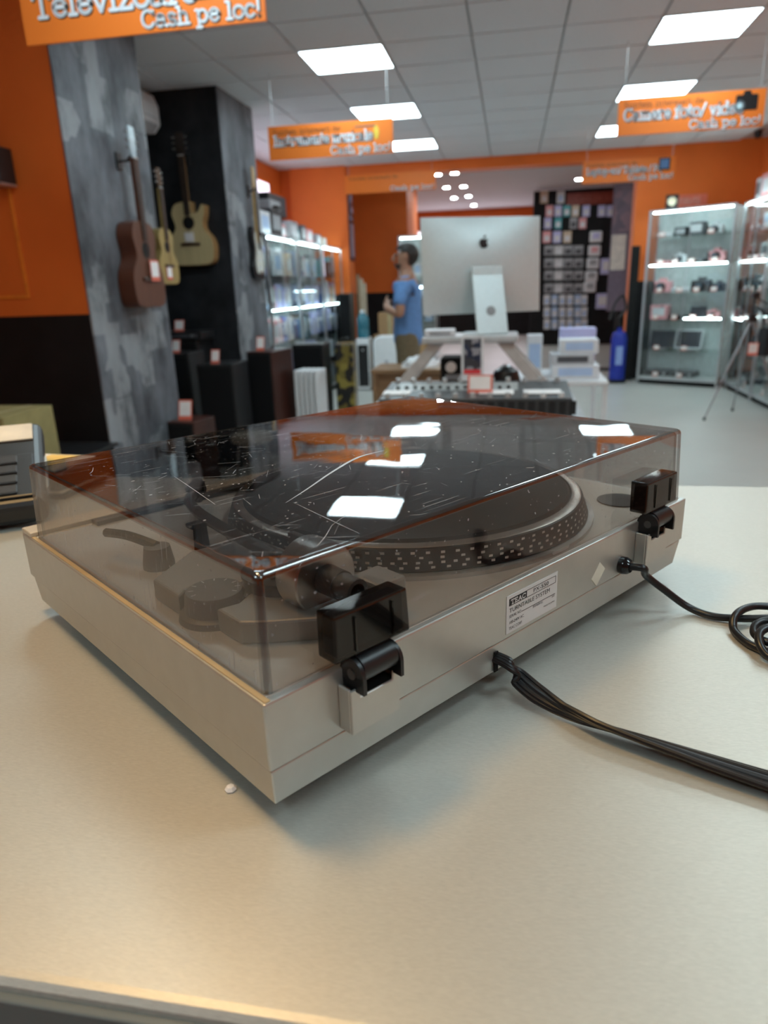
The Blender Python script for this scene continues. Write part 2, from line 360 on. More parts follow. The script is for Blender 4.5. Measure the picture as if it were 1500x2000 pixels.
# wall with the wide opening, beam, right wall, back wall
wl = struct('wall_front_left', B(-3.3, -2.33, YW, YW+.3, 0, ZF), M_orange)
B(-3.14, -2.33, YW-.06, YW, 0, ZC).build('pilaster', M_orange, wl)
B(-3.3, -2.325, YW-.072, YW-.06, 0, 1.28).build('dado', M_dado, wl)
struct('beam_1', B(-2.33, 1.6, YW, YW+.3, 2.86, ZF), M_orange)
wr = struct('wall_front_right', B(1.6, XR, YW, YW+.3, 0, ZF), M_orange)
B(1.595, XR, YW-.012, YW, 0, 1.33).build('dado', M_dado, wr)
struct('wall_right', B(XR, XR+.12, YB, YW+.3, 0, ZC), M_orange)
struct('wall_back', B(XL-.12, XR+.12, YB-.12, YB, 0, ZC), M_orange)
# far room
struct('ceiling_far', B(-6, 4.5, YW+.3, YF+.1, ZF, ZF+.1), M_ceil)
wf = struct('wall_far', B(-6, 4.5, YF, YF+.12, 0, ZF), M_orange)
B(-6, 4.5, YF-.012, YF, 0, 1.04).build('dado', M_dado, wf)
struct('wall_far_room_left', B(-3.6, -3.48, YW+.3, YF, 0, ZF), M_orange)
struct('wall_far_room_right', B(4.0, 4.12, YW+.3, YF, 0, ZF), M_orange)
c1 = struct('pillar_3', B(-2.75, -1.72, 12.2, 12.9, 0, ZF), M_orange)
B(-2.76, -1.71, 12.19, 12.2, 0, 1.28).build('dado', M_dado, c1)
c2 = struct('pillar_4', B(-2.9, -1.95, 14.6, 15.3, 0, ZF), M_orange)
bw = struct('wall_display', B(.42, 2.45, 16.4, 16.55, 0, 3.2), M_dado)
M_day = emis('daylight_pane', (1.0, .88, .98), 2.2)
for i, (x0, x1) in enumerate(((-3.1, -2.0), (-1.9, -.8), (-.6, .5))):
    wn = struct('window_%d' % (i+1), B(x0, x1, YF-.02, YF-.005, 1.1, 2.75), M_day)
    fr = MB().box(x0-.04, x0, YF-.05, YF, 1.06, 2.79).box(x1, x1+.04, YF-.05, YF, 1.06, 2.79).box(x0, x1, YF-.05, YF, 2.75, 2.79).box(x0, x1, YF-.05, YF, 1.06, 1.1).box((x0+x1)/2-.02, (x0+x1)/2+.02, YF-.05, YF, 1.1, 2.75)
    fr.build('window_frame', M_white, wn)
wn = struct('window_4', B(-3.298, -3.29, 7.3, 9.9, 2.1, 2.75), emis('street_pane', (.95, .85, 1.0), 2.0))
B(-3.30, -3.285, 7.25, 7.3, 2.05, 2.8).build('window_frame', M_white, wn)
lbl = ['left of the front pair', 'right of the front pair', 'left of the second pair', 'right of the second pair', 'left of the third pair', 'right of the third pair', 'farthest of the line', 'alone near the black display wall']
for (px, py), t in zip([(855, 343), (888, 340), (872, 368), (905, 366), (887, 388), (915, 385), (925, 402), (1130, 352)], lbl):
    p = at_z(px, py, ZF-.03)
    lt = thing('downlight', f'round ceiling downlight in the far room, {t}', 'ceiling light', (p.x, min(p.y, YF-.4), ZF), 0, 'round downlights in the far room')
    MB().lathe([(.06, -.02), (.075, -.02), (.075, 0), (.06, 0)], 20, ring=True).build('rim', M_white, lt)
    MB().lathe([(.06, -.016), (.0, -.018)], 20).build('diffuser', emis('downlight_diffuser', (.82, .97, 1), 240), lt)

# ================================================================== COUNTER
T = 1.106
ct = thing('counter', 'beige brushed metal counter the turntable stands on', 'counter', (0, 0, 0))
M_counter = brushed('brushed_laminate', (.54, .52, .46), .40, .42, (5, 60, 1), .10, .10)
o = B(-1.7, 1.3, .17, .91, T-.035, T).build('worktop', M_counter, ct, bevel=.006, seg=3)
o = B(-1.68, 1.28, .20, .88, .08, T-.035).build('body', mat('counter_front', (.42, .42, .41), .45, .2), ct)
B(-1.66, 1.26, .24, .86, 0, .08).build('plinth', M_blackm, ct)
B(-1.699, 1.299, .1655, .1702, T-.034, T-.0045).build('edge_band', mat('edge_band_grey', (.10, .115, .115), .35), ct, bevel=.001)

# ================================================================== TURNTABLE
TTA = R(53.05); O = Vector((-.1096, .264, T)); TW, TD = .44, .359
tt = thing('turntable', 'silver turntable with smoked dust cover seen from behind on the counter', 'turntable', O, TTA)
M_silver = brushed('champagne_paint', (.57, .565, .525), .38, .75, (1, 1, 1), .03, .02)
M_silver2 = mat('champagne_paint_light', (.58, .53, .46), .4, .5, .03)
M_deck = mat('deck_paint', (.72, .68, .61), .42, .45, .03, 30)
M_smoke = clear('smoked_acrylic', (.82, .80, .785), .045, .012, True)
M_smoket = clear('smoked_acrylic_top', (.57, .555, .55), .06, .012, True)
M_smokee = clear('smoked_acrylic_edge', (.55, .53, .52), .16, .03)
M_smoke2 = clear('smoked_hinge_plastic', (.30, .29, .285), .06, .03)
M_rub = mat('rubber', (.011, .011, .012), .55, 0, .2, 60)
ZB, ZT, ZL = .012, .070, .132
o = MB().frus((0, TW, 0, TD), .032, (0, TW, 0, TD), ZT).build('plinth', M_silver, tt, bevel=.0012)
MB().frus((.0015, TW-.012, .0008, TD-.014), ZB, (.0008, TW-.003, .0005, TD-.006), .0318).build('plinth_base', M_silver, tt, bevel=.0008)
B(.0005, TW-.0005, TD-.021, TD+.0005, ZT, ZT+.004).build('front_trim', mat('cream_trim', (.66, .58, .46), .4, .3), tt, bevel=.0008)
B(.0012, .0042, .0008, TD-.021, ZT, ZT+.0006).build('edge_strip', mat('gold_edge', (.75, .55, .30), .35, .6), tt)
for fx, fy in ((.035, .03), (TW-.035, .03), (.035, TD-.045), (TW-.035, TD-.045)):
    MB().lathe([(.017, 0), (.019, .002), (.019, .012)], 20, (fx, fy, 0)).build('foot', M_rub, tt, smooth=True)
B(.0045, TW-.0045, .0045, TD-.022, ZT, ZT+.0004).build('deck_plate', M_deck, tt)
# platter
PCX, PCY, PR = .256, .163, .152
pl = MB().lathe([(PR-.004, .0005), (PR-.001, .001), (PR-.001, .004), (PR, .005), (PR-.005, .019), (PR-.008, .0205), (PR-.013, .0205), (PR-.014, .019), (0, .019)], 96, (0, 0, 0)).build('platter', mat('platter_black', (.02, .02, .022), .3, .5, .1), tt, smooth=True, loc=(PCX, PCY, ZT))
MB().lathe([(PR-.0135, .0206), (PR-.008, .0206), (PR-.0062, .0198), (PR-.0062, .0192), (PR-.0085, .0200), (PR-.0135, .0200)], 96, ring=True).build('rim_ring', mat('polished_rim', (.75, .70, .64), .25, .9, .03), pl, smooth=True)
MB().lathe([(PR-.002, .0002), (PR+.0045, .0002), (PR+.0045, .0035), (PR-.002, .004)], 96, ring=True).build('base_ring', mat('satin_ring', (.50, .47, .44), .35, .7, .03), pl, smooth=True)
dots = MB()
for row, (n, zz) in enumerate(((92, .0165), (66, .0134), (112, .0103), (90, .0073))):
    rr = PR-(zz-.005)*(.005/.014)+.0002; h = .0010; wdt = .0014
    for k in range(n):
        a = 2*math.pi*k/n
        for_t = (-math.sin(a), math.cos(a)); c = (rr*math.cos(a), rr*math.sin(a))
        dots.add([(c[0]+for_t[0]*sx*wdt, c[1]+for_t[1]*sx*wdt, zz+sz*h) for sx, sz in ((-1, -1), (1, -1), (1, 1), (-1, 1))], [(0, 1, 2, 3)])
stuff(dots.build('strobe_dots', mat('strobe_dot_metal', (.80, .78, .76), .3, .7, .05), pl))
MB().lathe([(PR-.015, .0192), (PR-.017, .0222), (.05, .0216), (.048, .0228), (.0, .0228)], 96).build('slipmat', mat('mat_rubber', (.010, .010, .011), .40, 0, .15, 80, spec=.25), pl, smooth=True)
MB().lathe([(.0038, .022), (.0038, .036), (.0025, .039), (0, .039)], 16).build('spindle', M_steel, pl, smooth=True)
MB().lathe([(.0195, .0003), (.0195, .0012), (.0, .0012)], 28, (.395, .038, ZT)).build('adaptor_recess', mat('recess_dark', (.10, .095, .09), .5), tt)
# tonearm pod: raised plate with a cut-out for the knob
KX, KY = .034, .101
pod = [(.018, .150), (.060, .178), (.105, .172), (.110, .030), (.070, .020), (.034, .048), (.024, .058)]+[(KX+.0215*math.cos(R(a)), KY+.0215*math.sin(R(a))) for a in (-118, -80, -40, 0, 40, 80, 118, 140)]
o = MB().prism(pod, ZT, ZT+.014).build('tonearm_pod', mat('pod_paint', (.40, .375, .34), .45, .4, .04), tt, bevel=.0016)
kn = MB().lathe([(.0225, 0), (.0215, .004), (.0185, .0055), (.0175, .015), (.0165, .017), (0, .0172)], 36).build('control_knob', mat('knob_grey', (.20, .19, .175), .45, .2), tt, smooth=True, loc=(KX, KY, ZT))
for k in range(9):
    a = R(-60+k*30); c, s_ = math.cos(a), math.sin(a)
    mb = MB().add([(r*c-s_*w_, r*s_+c*w_, .0174) for r, w_ in ((.012, -.0003), (.0152, -.0003), (.0152, .0003), (.012, .0003))], [(0, 1, 2, 3)])
    mb.build('scale_mark', M_whitepl, kn)
PVX, PVY = .075, .087
MB().lathe([(.030, 0), (.030, .003), (.026, .004), (.024, .009), (.0265, .0095), (.0265, .0115), (.018, .012), (0, .0122)], 40, (PVX, PVY, ZT+.010)).build('arm_base', mat('arm_base_dark', (.09, .088, .085), .35, .5), tt, smooth=True)
MB().box(PVX-.016, PVX-.011, PVY-.010, PVY+.010, ZT+.018, ZT+.040).box(PVX+.011, PVX+.016, PVY-.010, PVY+.010, ZT+.018, ZT+.040).build('gimbal', mat('gimbal_grey', (.22, .215, .21), .35, .6), tt, bevel=.001)
ZA = ZT+.028
adir = Vector((.05, 1, 0)).normalized(); pv = Vector((PVX, PVY, ZA))
arm_pts = [pv-adir*.022, pv, pv+adir*.06, pv+adir*.12+Vector((.004, 0, 0)), pv+adir*.165+Vector((.016, 0, -.002)), pv+adir*.195+Vector((.034, 0, -.006))]
am = MB().tube(smooth_path(arm_pts, 6), .0042, 12).build('tonearm', mat('arm_tube', (.32, .31, .30), .25, .9), tt, smooth=True)
hs = arm_pts[-1]; hd = (arm_pts[-1]-arm_pts[-2]).normalized()
MB().tube([hs-hd*.004, hs+hd*.006, hs+hd*.012, hs+hd*.040], [.006, .006, .009, .008], 6).build('headshell', M_black, am)
MB().cyl(hs+hd*.026, hs+hd*.026-Vector((0, 0, .012)), .006, .004, 8).build('cartridge', M_black, am)
cw0 = pv-adir*.024; cwd = Vector((-.0, -1, 0))
cw = MB().cyl(cw0, cw0+cwd*.020, .0215, .0215, 40).build('counterweight', mat('brushed_weight', (.70, .70, .68), .3, 1, .06, 40), tt, bevel=.001, smooth=True)
MB().cyl(cw0+cwd*.0201, cw0+cwd*.034, .0088, .0086, 20).build('counterweight_stub', mat('stub_grey', (.10, .098, .095), .4, .3), cw, smooth=True)
st = MB(); n = 20
p0, p1 = cw0+cwd*.0341, cw0+cwd*.047
ring = lambda p, r: [p+Vector((r*math.cos(2*math.pi*k/n), 0, r*math.sin(2*math.pi*k/n))) for k in range(n)]
vs = ring(p0, .0076)+ring(p1, .0074)+ring(p1, .0050)+ring(p1-cwd*.010, .0048)
st.add(vs, [(a*n+k, a*n+(k+1) % n, (a+1)*n+(k+1) % n, (a+1)*n+k) for a in range(3) for k in range(n)]+[tuple(range(3*n, 4*n))])
st.build('counterweight_tip', mat('stub_grey', (.1, .1, .1)), cw, smooth=True)
B(PVX+.018, PVX+.040, .020, .045, ZT+.010, ZT+.024).build('cue_block', mat('pod_paint', (.4, .4, .4)), tt, bevel=.002)
rest = MB().cyl((.082, .205, ZT), (.082, .205, ZT+.022), .006, .005, 14).box(.073, .091, .200, .210, ZT+.020, ZT+.0235).build('arm_rest', M_black, tt, bevel=.001)
MB().lathe([(.011, 0), (.011, .004), (.009, .016), (.0, .017)], 20, (.045, .20, ZT)).build('lift_post', mat('knob_grey', (.2, .2, .2)), tt, smooth=True)
MB().tube(smooth_path([(.045, .20, ZT+.016), (.036, .225, ZT+.020), (.03, .25, ZT+.018)], 5), .0035, 8).build('cue_lever', M_black, tt, smooth=True)
MB().lathe([(.007, 0), (.007, .002), (0, .0022)], 18, (.072, .026, ZT)).build('screw_cap', mat('arm_base_dark', (.1, .1, .1)), tt)
B(.05, TW-.05, TD-.034, TD-.0215, ZT, ZT+.004).build('front_rail', mat('rail_dark', (.06, .055, .05), .4), tt)
# dust cover shell
def ring3(ins, z, r, yf): return [(x, y, z) for x, y in rrect(ins, TW-ins, ins, yf, r, 4)]
rings = []
th = .0028; YFR = TD-.026
for ins, z, yf in ((.004, ZT+.0012, YFR), (.0062, ZL-.0035, YFR-.0022), (.0068, ZL-.0015, YFR-.0028), (.0082, ZL-.0003, YFR-.0042), (.0098, ZL, YFR-.006)):
    rings.append(ring3(ins, z, .004, yf))
inn = []
for ins, z, yf in ((.004+th, ZT+.0012, YFR-th), (.0062+th, ZL-.0035-th*.6, YFR-.0022-th), (.0075+th, ZL-th-.0002, YFR-.004-th), (.009+th, ZL-th, YFR-.006-th)):
    inn.append(ring3(ins, z, .003, yf))
mb = MB(); n = len(rings[0])
seq = inn[::-1]+rings
vs = [p for r_ in seq for p in r_]
fs = [(i*n+k, i*n+(k+1) % n, (i+1)*n+(k+1) % n, (i+1)*n+k) for i in range(len(seq)-1) for k in range(n)]+[tuple(range(n)), tuple(range((len(seq)-1)*n, len(seq)*n))]
mb.add(vs, fs)
lid = mb.build('dust_cover', M_smoke, tt, smooth=True)
lid.data.materials.append(M_smoket); lid.data.materials.append(M_smokee)
for p_ in lid.data.polygons:
    zz = [lid.data.vertices[i].co for i in p_.vertices]
    if len(p_.vertices) > 4: p_.material_index = 1
    elif min(v.z for v in zz) > ZL-.0036 and max((v-zz[0]).length for v in zz) > .003 and p_.center.z > ZL-.0027: p_.material_index = 2
    elif max((Vector((v.x, v.y))-Vector((zz[0].x, zz[0].y))).length for v in zz) < .006: p_.material_index = 2
wnm = lid.modifiers.new('weighted', 'WEIGHTED_NORMAL'); wnm.weight = 100
lid['label'] = 'scratched smoked acrylic dust cover, closed'
# long scratches, and a painted arc of stretched panel reflection, on the cover
def lidpt(px, py, dz=.00015):
    p = at_z(px, py, T+ZL+dz)-O; c, s_ = math.cos(-TTA), math.sin(-TTA)
    return Vector((p.x*c-p.y*s_, p.x*s_+p.y*c, ZL+dz))
M_scr = mat('scratch_white', (.55, .57, .62), .5, 0, .2, 200)
M_refl = mat('reflection_grey', (.30, .32, .36), .3, 0, .15, 60)
def ribbon(pts, ws, name, m):
    P = smooth_path(pts, 6); k = len(P); mb = MB(); vs = []
    for i, p in enumerate(P):
        t = (P[min(i+1, k-1)]-P[max(i-1, 0)]).normalized(); nrm = Vector((-t.y, t.x, 0)); f = i/(k-1)*(len(ws)-1); a = int(min(f, len(ws)-2)); w = ws[a]+(ws[a+1]-ws[a])*(f-a)
        vs += [p+nrm*w, p-nrm*w]
    mb.add(vs, [(2*i, 2*i+1, 2*i+3, 2*i+2) for i in range(k-1)]); return mb.build(name, m, lid)
ribbon([lidpt(*p) for p in ((558, 982), (600, 955), (650, 921), (700, 893), (750, 880))], (.0001, .0006, .0009, .0013, .0003), 'curved_reflection', M_refl)  # ceiling panel reflection drawn out by the warped lid, laid on as colour
for a, b in (((572, 981), (702, 1042)), ((618, 1068), (648, 1026)), ((648, 1026), (722, 966)), ((606, 1049), (702, 1047)), ((800, 1006), (835, 1002)), ((175, 925), (182, 913)), ((340, 930), (420, 985))):
    ribbon([lidpt(*a), lidpt((a[0]+b[0])/2+2, (a[1]+b[1])/2+1), lidpt(*b)], (.00006, .00016, .00006), 'scratch', M_scr)
rs = random.Random(3)
fine = MB()
for k in range(260):
    x, y, a, l = rs.uniform(.02, TW-.02), rs.uniform(.015, TD-.04), rs.choice((.5, .9, 2.2, 2.6))+rs.gauss(0, .35), abs(rs.gauss(.006, .008))
    c, s_ = math.cos(a), math.sin(a); w_ = rs.uniform(.00003, .00008); z = ZL+.00012
    x1, y1 = min(max(x+c*l, .012), TW-.012), min(max(y+s_*l, .012), TD-.04)
    fine.add([(x-s_*w_, y+c*w_, z), (x+s_*w_, y-c*w_, z), (x1+s_*w_, y1-c*w_, z), (x1-s_*w_, y1+c*w_, z)], [(0, 1, 2, 3)])
stuff(fine.build('fine_scratches', M_scr, lid))
# hinges
for hx, bx in ((.0365, .044), (.346, .352)):
    hb = MB().frus((hx-.001, hx+.0505, -.0105, .0035), .080, (hx, hx+.049, -.010, .0045), .105)
    h = hb.build('hinge_housing', M_smoke2, lid, bevel=.0012)
    B(hx+.0018, hx+.0475, -.0085, .0025, .0812, .1030).build('housing_insert', mat('hinge_insert', (.035, .034, .033), .35), h, bevel=.001)
    for q in (hx+.0125, hx+.0375):
        B(q-.0006, q+.0006, -.01125, -.0105, .083, .1015).build('housing_rib', M_smoke2, h)
    hg = MB().cyl((bx+.006, -.0085, .0715), (bx+.029, -.0085, .0715), .0072, .0072, 20).box(bx+.006, bx+.029, -.0085, -.001, .066, .0835).build('hinge', M_black, tt, smooth=True)
    for q in (bx+.0035, bx+.0295):
        ck = MB().cyl((q, -.0075, .069), (q+.0022, -.0075, .069), .0090, .0090, 20).box(q, q+.0022, -.0165+.0, -.0005, .060, .069).build('cheek', M_black, hg, smooth=True)
        MB().cyl((q-.0004, -.0075, .069), (q, -.0075, .069), .003, .003, 10).build('pin', mat('arm_base_dark', (.1, .1, .1)), hg)
    br = MB()
    out = [(bx, .0355), (bx+.034, .0355), (bx+.034, .0615), (bx+.0295, .0615), (bx+.029, .0560), (bx+.0065, .0560), (bx+.006, .0615), (bx, .0615)]
    br.prism(out, -.0105, -.0088, lambda x, z, y: (x, y, z))
    br.box(bx, bx+.0018, -.0088, .0, .0355, .0615).box(bx+.0322, bx+.034, -.0088, .0, .0355, .0615).box(bx+.0018, bx+.0322, -.0088, 0, .0355, .0375)
    bo = br.build('hinge_bracket', M_silver, tt, bevel=.0005, seg=1)
    B(bx+.0018, bx+.0322, -.0087, -.0003, .0376, .0555).build('bracket_pocket', M_blackm, bo)
# rating label
lab = B(.1845, .2420, -.0004, 0, .0355, .0625).build('rating_label', mat('label_white', (.72, .71, .69), .5, 0, .03), tt)
lab['label'] = 'white rating plate with black printing'
M_ink = mat('label_ink', (.02, .02, .022), .6)
lx, lz = .1845, .0355; yl = -.0006
B(lx+.0025, lx+.0215, yl, -.0004, lz+.0195, lz+.0245).build('logo_block', M_ink, lab)
text_mesh(MB(), 'TEAC', lx+.0040, lz+.0205, .0021, fit=.0163, wt=.34, off=yl-.0001).build('logo_lettering', mat('label_white', (.7, .7, .7)), lab)
fr = MB()
for a in ((lx+.0215, lx+.0550, lz+.0244, lz+.0246), (lx+.0215, lx+.0550, lz+.0194, lz+.0196), (lx+.0549, lx+.0551, lz+.0194, lz+.0246), (lx+.0165, lx+.0550, lz+.0110, lz+.0112)):
    fr.box(a[0], a[1], yl, -.0004, a[2], a[3])
fr.build('ruled_lines', M_ink, lab)
for txt, sz, x, z, fit in (('PX-550', .0042, .0285, .0206, .0175), ('TURNTABLE SYSTEM', .0044, .0027, .0146, .0455), ('SERIAL NO.', .0030, .0027, .0108, .0135), ('100-240V AC.', .0030, .0027, .0064, .0160), ('50/60Hz.', .0026, .0285, .0090, .0120), ('5W', .0024, .0510, .0090, .0035), ('TEAC CORP.', .0030, .0027, .0022, .0145), ('MADE IN JAPAN', .0016, .0415, .0050, .0130)):
    bfont(txt, sz, M_ink, lab, 'lettering', lx+x, yl, lz+z, fit=fit)
dm = MB().prism([(.2985, .0525), (.3070, .0445), (.2955, .0335), (.2880, .0415)], -.0005, 0, lambda x, z, y: (x, y, z)).build('diamond_sticker', mat('cream_sticker', (.76, .73, .60), .5), tt, bevel=.0002, seg=1)
# power cord with its grommet
def w2t(p):
    p = Vector(p)-O; c, s_ = math.cos(-TTA), math.sin(-TTA); return Vector((p.x*c-p.y*s_, p.x*s_+p.y*c, p.z))
gr = MB().lathe([(.0068, 0), (.0072, .003), (.0062, .0065), (.0045, .0085), (0, .0088)], 24); gr.v = [(x+.332, -z, y+.040) for x, y, z in gr.v]
gr.build('grommet', mat('glossy_black', (.008, .008, .009), .12, 0, .1), tt, smooth=True)
M_cord = mat('cord_black', (.009, .009, .010), .36, 0, .15, 50)
def tp(px, py, z): return w2t(at_z(px, py, T+z))
cord = [Vector((.332, -.006, .040)), Vector((.334, -.018, .041)), tp(1262, 1124, .031), tp(1300, 1154, .018), tp(1345, 1186, .0052), tp(1390, 1203, .0032), tp(1450, 1208, .0042), tp(1520, 1208, .006), tp(1580, 1215, .004), tp(1600, 1250, .003),
        tp(1540, 1282, .003), tp(1470, 1262, .003), tp(1434, 1232, .003), tp(1438, 1200, .010), tp(1475, 1184, .011), tp(1530, 1192, .0095), tp(1560, 1230, .008), tp(1510, 1255, .008), tp(1475, 1240, .008), tp(1478, 1219, .011), tp(1510, 1213, .013), tp(1555, 1240, .014), tp(1545, 1285, .009),
        tp(1505, 1285, .0045), tp(1484, 1258, .009), tp(1488, 1232, .0135), tp(1530, 1222, .0155), tp(1600, 1230, .014), tp(1640, 1290, .0035), tp(1720, 1300, .0036), tp(1800, 1290, .006)]
cp = smooth_path(cord, 9)
for q in cp: q.z = max(q.z, .0031)
MB().tube(cp, .0029, 10).build('power_cord', M_cord, tt, smooth=True)
e1 = cp[-1]; dv = (cp[-1]-cp[-4]).normalized(); dv.z = 0; dv.normalize(); e1 = Vector((e1.x, e1.y, .0085))
pw = MB().cyl(e1-dv*.004, e1+dv*.030, .0055, .0080, 14).build('mains_plug', M_cord, tt, smooth=True)
for k in (-1, 1): MB().cyl(e1+dv*.030+Vector((-dv.y, dv.x, 0))*k*.0045, e1+dv*.048+Vector((-dv.y, dv.x, 0))*k*.0045, .002, .002, 8).build('pin', M_steel, pw)
# twisted audio leads
B(.1728, .1765, -.0006, .0002, .0125, .0270).build('cable_slot', M_blackm, tt)
path = smooth_path([Vector((.1745, .004, .0215)), Vector((.1765, -.010, .0195)), tp(1012, 1326, .010), tp(1050, 1362, .0055), tp(1100, 1395, .0036), tp(1165, 1424, .0035), tp(1260, 1454, .0035), tp(1380, 1492, .0035), tp(1500, 1529, .0035), tp(1640, 1570, .0035), tp(1850, 1640, .0035), tp(2150, 1700, .0035)], 10)
leads = None
spread = [.0024, .0030, .0055, .0055, .0048, .0066, .0074, .0078, .0082, .0085, .010, .016]
for k in range(6):
    pts = []
    for i, p in enumerate(path):
        f = i/(len(path)-1)*(len(spread)-1); a = int(min(f, len(spread)-2)); sp_ = spread[a]+(spread[a+1]-spread[a])*(f-a)
        t = (path[min(i+1, len(path)-1)]-path[max(i-1, 0)]).normalized(); nrm = Vector((-t.y, t.x, 0)).normalized()
        u = (k-2.5)/2.5; PH = (1.0, .7, .25, .7, 1.45, 2.1, 2.5, 2.75, 2.9, 3.0, 3.05, 3.1); ph = PH[a]+(PH[a+1]-PH[a])*(f-a)
        off = nrm*(u*sp_*math.cos(ph))+Vector((0, 0, (u*math.sin(ph)*sp_+abs(math.sin(ph))*sp_)*.55+(k % 2)*.0007))
        q = p+off; q.z = max(q.z, .0023); pts.append(q)
    o = MB().tube(pts, .0018, 8).build('audio_lead' if leads is None else 'strand', M_cord, tt if leads is None else leads, smooth=True)
    if leads is None: leads = o
    e1 = pts[-1]; dv = (pts[-1]-pts[-3]).normalized(); dv.z = 0; MB().cyl(e1+Vector((0, 0, .0025)), e1+dv*.022+Vector((0, 0, .0025)), .0042, .0048, 12).cyl(e1+dv*.022+Vector((0, 0, .0025)), e1+dv*.034+Vector((0, 0, .0025)), .0030, .0030, 10).build('plug', M_cord, leads, smooth=True)
# ================================================================== things on the counter
tag(MB().lathe([(.0028, 0), (.0034, .001), (.002, .0026), (0, .0028)], 7).build('paper_crumb', M_tagw, loc=at_z(451, 1543, T)), 'tiny white crumb on the counter in front of the turntable', 'crumb')
# devices and papers at the left end of the counter
pt = thing('payment_terminal', 'black card terminal with pale display tilted on a round stand at counter left', 'card terminal', (-.655, .725, T), R(34))
MB().lathe([(.062, 0), (.066, .006), (.066, .020), (.050, .026), (.030, .030), (.028, .036)], 36).build('stand', M_black, pt, smooth=True)
def tilt(fn_mb, ang, loc):
    c, s_ = math.cos(ang), math.sin(ang); fn_mb.v = [(x+loc[0], y*c-z*s_+loc[1], y*s_+z*c+loc[2]) for x, y, z in fn_mb.v]; return fn_mb
ta = R(17); tl = (0, 0, .048)
tilt(B(-.085, .085, -.105, .105, -.016, .016), ta, tl).build('body', M_black, pt, bevel=.010, seg=3)
tilt(B(-.074, .074, .050, .095, .0162, .019), ta, tl).build('display', mat('keypad_cream', (.72, .66, .55), .5), pt, bevel=.002)
tilt(B(-.074, .074, -.095, .008, .0162, .020), ta, tl).build('keypad', M_black, pt, bevel=.003)
for i in range(3):
    for j in range(4):
        tilt(B(-.058+i*.042, -.028+i*.042, -.090+j*.024, -.072+j*.024, .0202, .023), ta, tl).build('key', mat('key_black', (.03, .03, .032), .4), pt, bevel=.002, seg=1)
tilt(B(.0852, .087, -.06, .02, -.004, .006), ta, tl).build('side_strip', mat('bright_strip', (.55, .68, .80), .25), pt)
bx = thing('receipt_box', 'flat black boxed device with papers on top behind the turntable corner', 'device', (-.66, .845, T), R(-6))
B(-.085, .085, -.050, .050, 0, .034).build('body', M_black, bx, bevel=.006, seg=3)
B(-.086, .086, -.051, .051, .009, .012).build('seam', mat('cream_seam', (.62, .56, .45), .5), bx)
MB().cyl((.058, -.0505, .022), (.058, -.053, .022), .010, .010, 18).build('badge', mat('pale_badge', (.50, .66, .74), .3), bx)
ps = thing('price_leaflet', 'white leaflet with a yellow panel lying on the flat black device', 'leaflet', (-.66, .845, T+.0345), R(-6))
B(-.07, .072, -.040, .044, 0, .003).build('sheet', mat('leaflet_white', (.82, .78, .72), .6), ps)
B(.0, .05, -.036, .040, .003, .0036).build('yellow_panel', mat('leaflet_yellow', (.85, .58, .15), .6), ps)
cb = thing('cream_device', 'cream device with a blue stripe at the left edge of the counter', 'device', (-.86, .82, T), R(14))
B(-.08, .10, -.07, .07, 0, .040).build('body', mat('cream_plastic', (.70, .64, .52), .45), cb, bevel=.006, seg=3)
B(-.081, .101, -.071, .071, .028, .034).build('blue_stripe', mat('blue_stripe', (.10, .10, .55), .5), cb)
B(-.06, .08, -.055, .055, .040, .043).build('top_tray', M_white, cb)
ob = thing('cardboard_box', 'olive cardboard box on a low black cabinet behind the counter, far left', 'box', (-2.62, 3.25, .0), 0)
B(-.25, .12, -.2, .2, .52, .80).build('body', mat('olive_card', (.30, .25, .10), .8, 0, .1), ob)
B(-.02, .0, -.201, .201, .521, .801).build('tape', mat('tape_tan', (.40, .33, .18), .4), ob)
kb = thing('low_cabinet', 'low black cabinet against the dado under the olive box', 'cabinet', (-2.65, 3.25, 0), 0)
B(-.5, .3, -.3, .5, 0, .50).build('body', M_blackm, kb)
B(-.52, .32, -.32, .52, .50, .52).build('top', M_black, kb)
B(-.48, .28, -.312, -.3, .03, .48).build('door', M_black, kb, bevel=.004)

# ================================================================== hanging signs
def sign(x0, x1, y, z0, z1, rows, label, pic=None, back=M_signor, let=M_letter):
    cx = (x0+x1)/2; w, h = x1-x0, z1-z0
    s = thing('hanging_sign', label, 'sign', (cx, y, z0), 0)
    s['group'] = 'orange hanging signs'
    B(-w/2, w/2, -.006, .006, 0, h).build('board', back, s)
    for k in (-1, 1):
        MB().cyl((k*w*.46, 0, h), (k*w*.46, 0, ZC-.008-z0), .002, .002, 6).build('hanging_wire', M_wire, s)
    for txt, fx0, fx1, fz, xh, dark in rows:
        if not dark:
            text_mesh(MB(), txt, -w/2+fx0*w, fz*h, xh*h, fit=(fx1-fx0)*w, wt=.34, off=-.0064, dx=.0045, dz=-.0045).build('letter_shadow', M_letterd, s)
        text_mesh(MB(), txt, -w/2+fx0*w, fz*h, xh*h, fit=(fx1-fx0)*w, wt=.16 if dark else .27, off=-.0069).build('lettering', M_letterd if dark else let, s)
    if pic: pic(s, w, h)
    return s
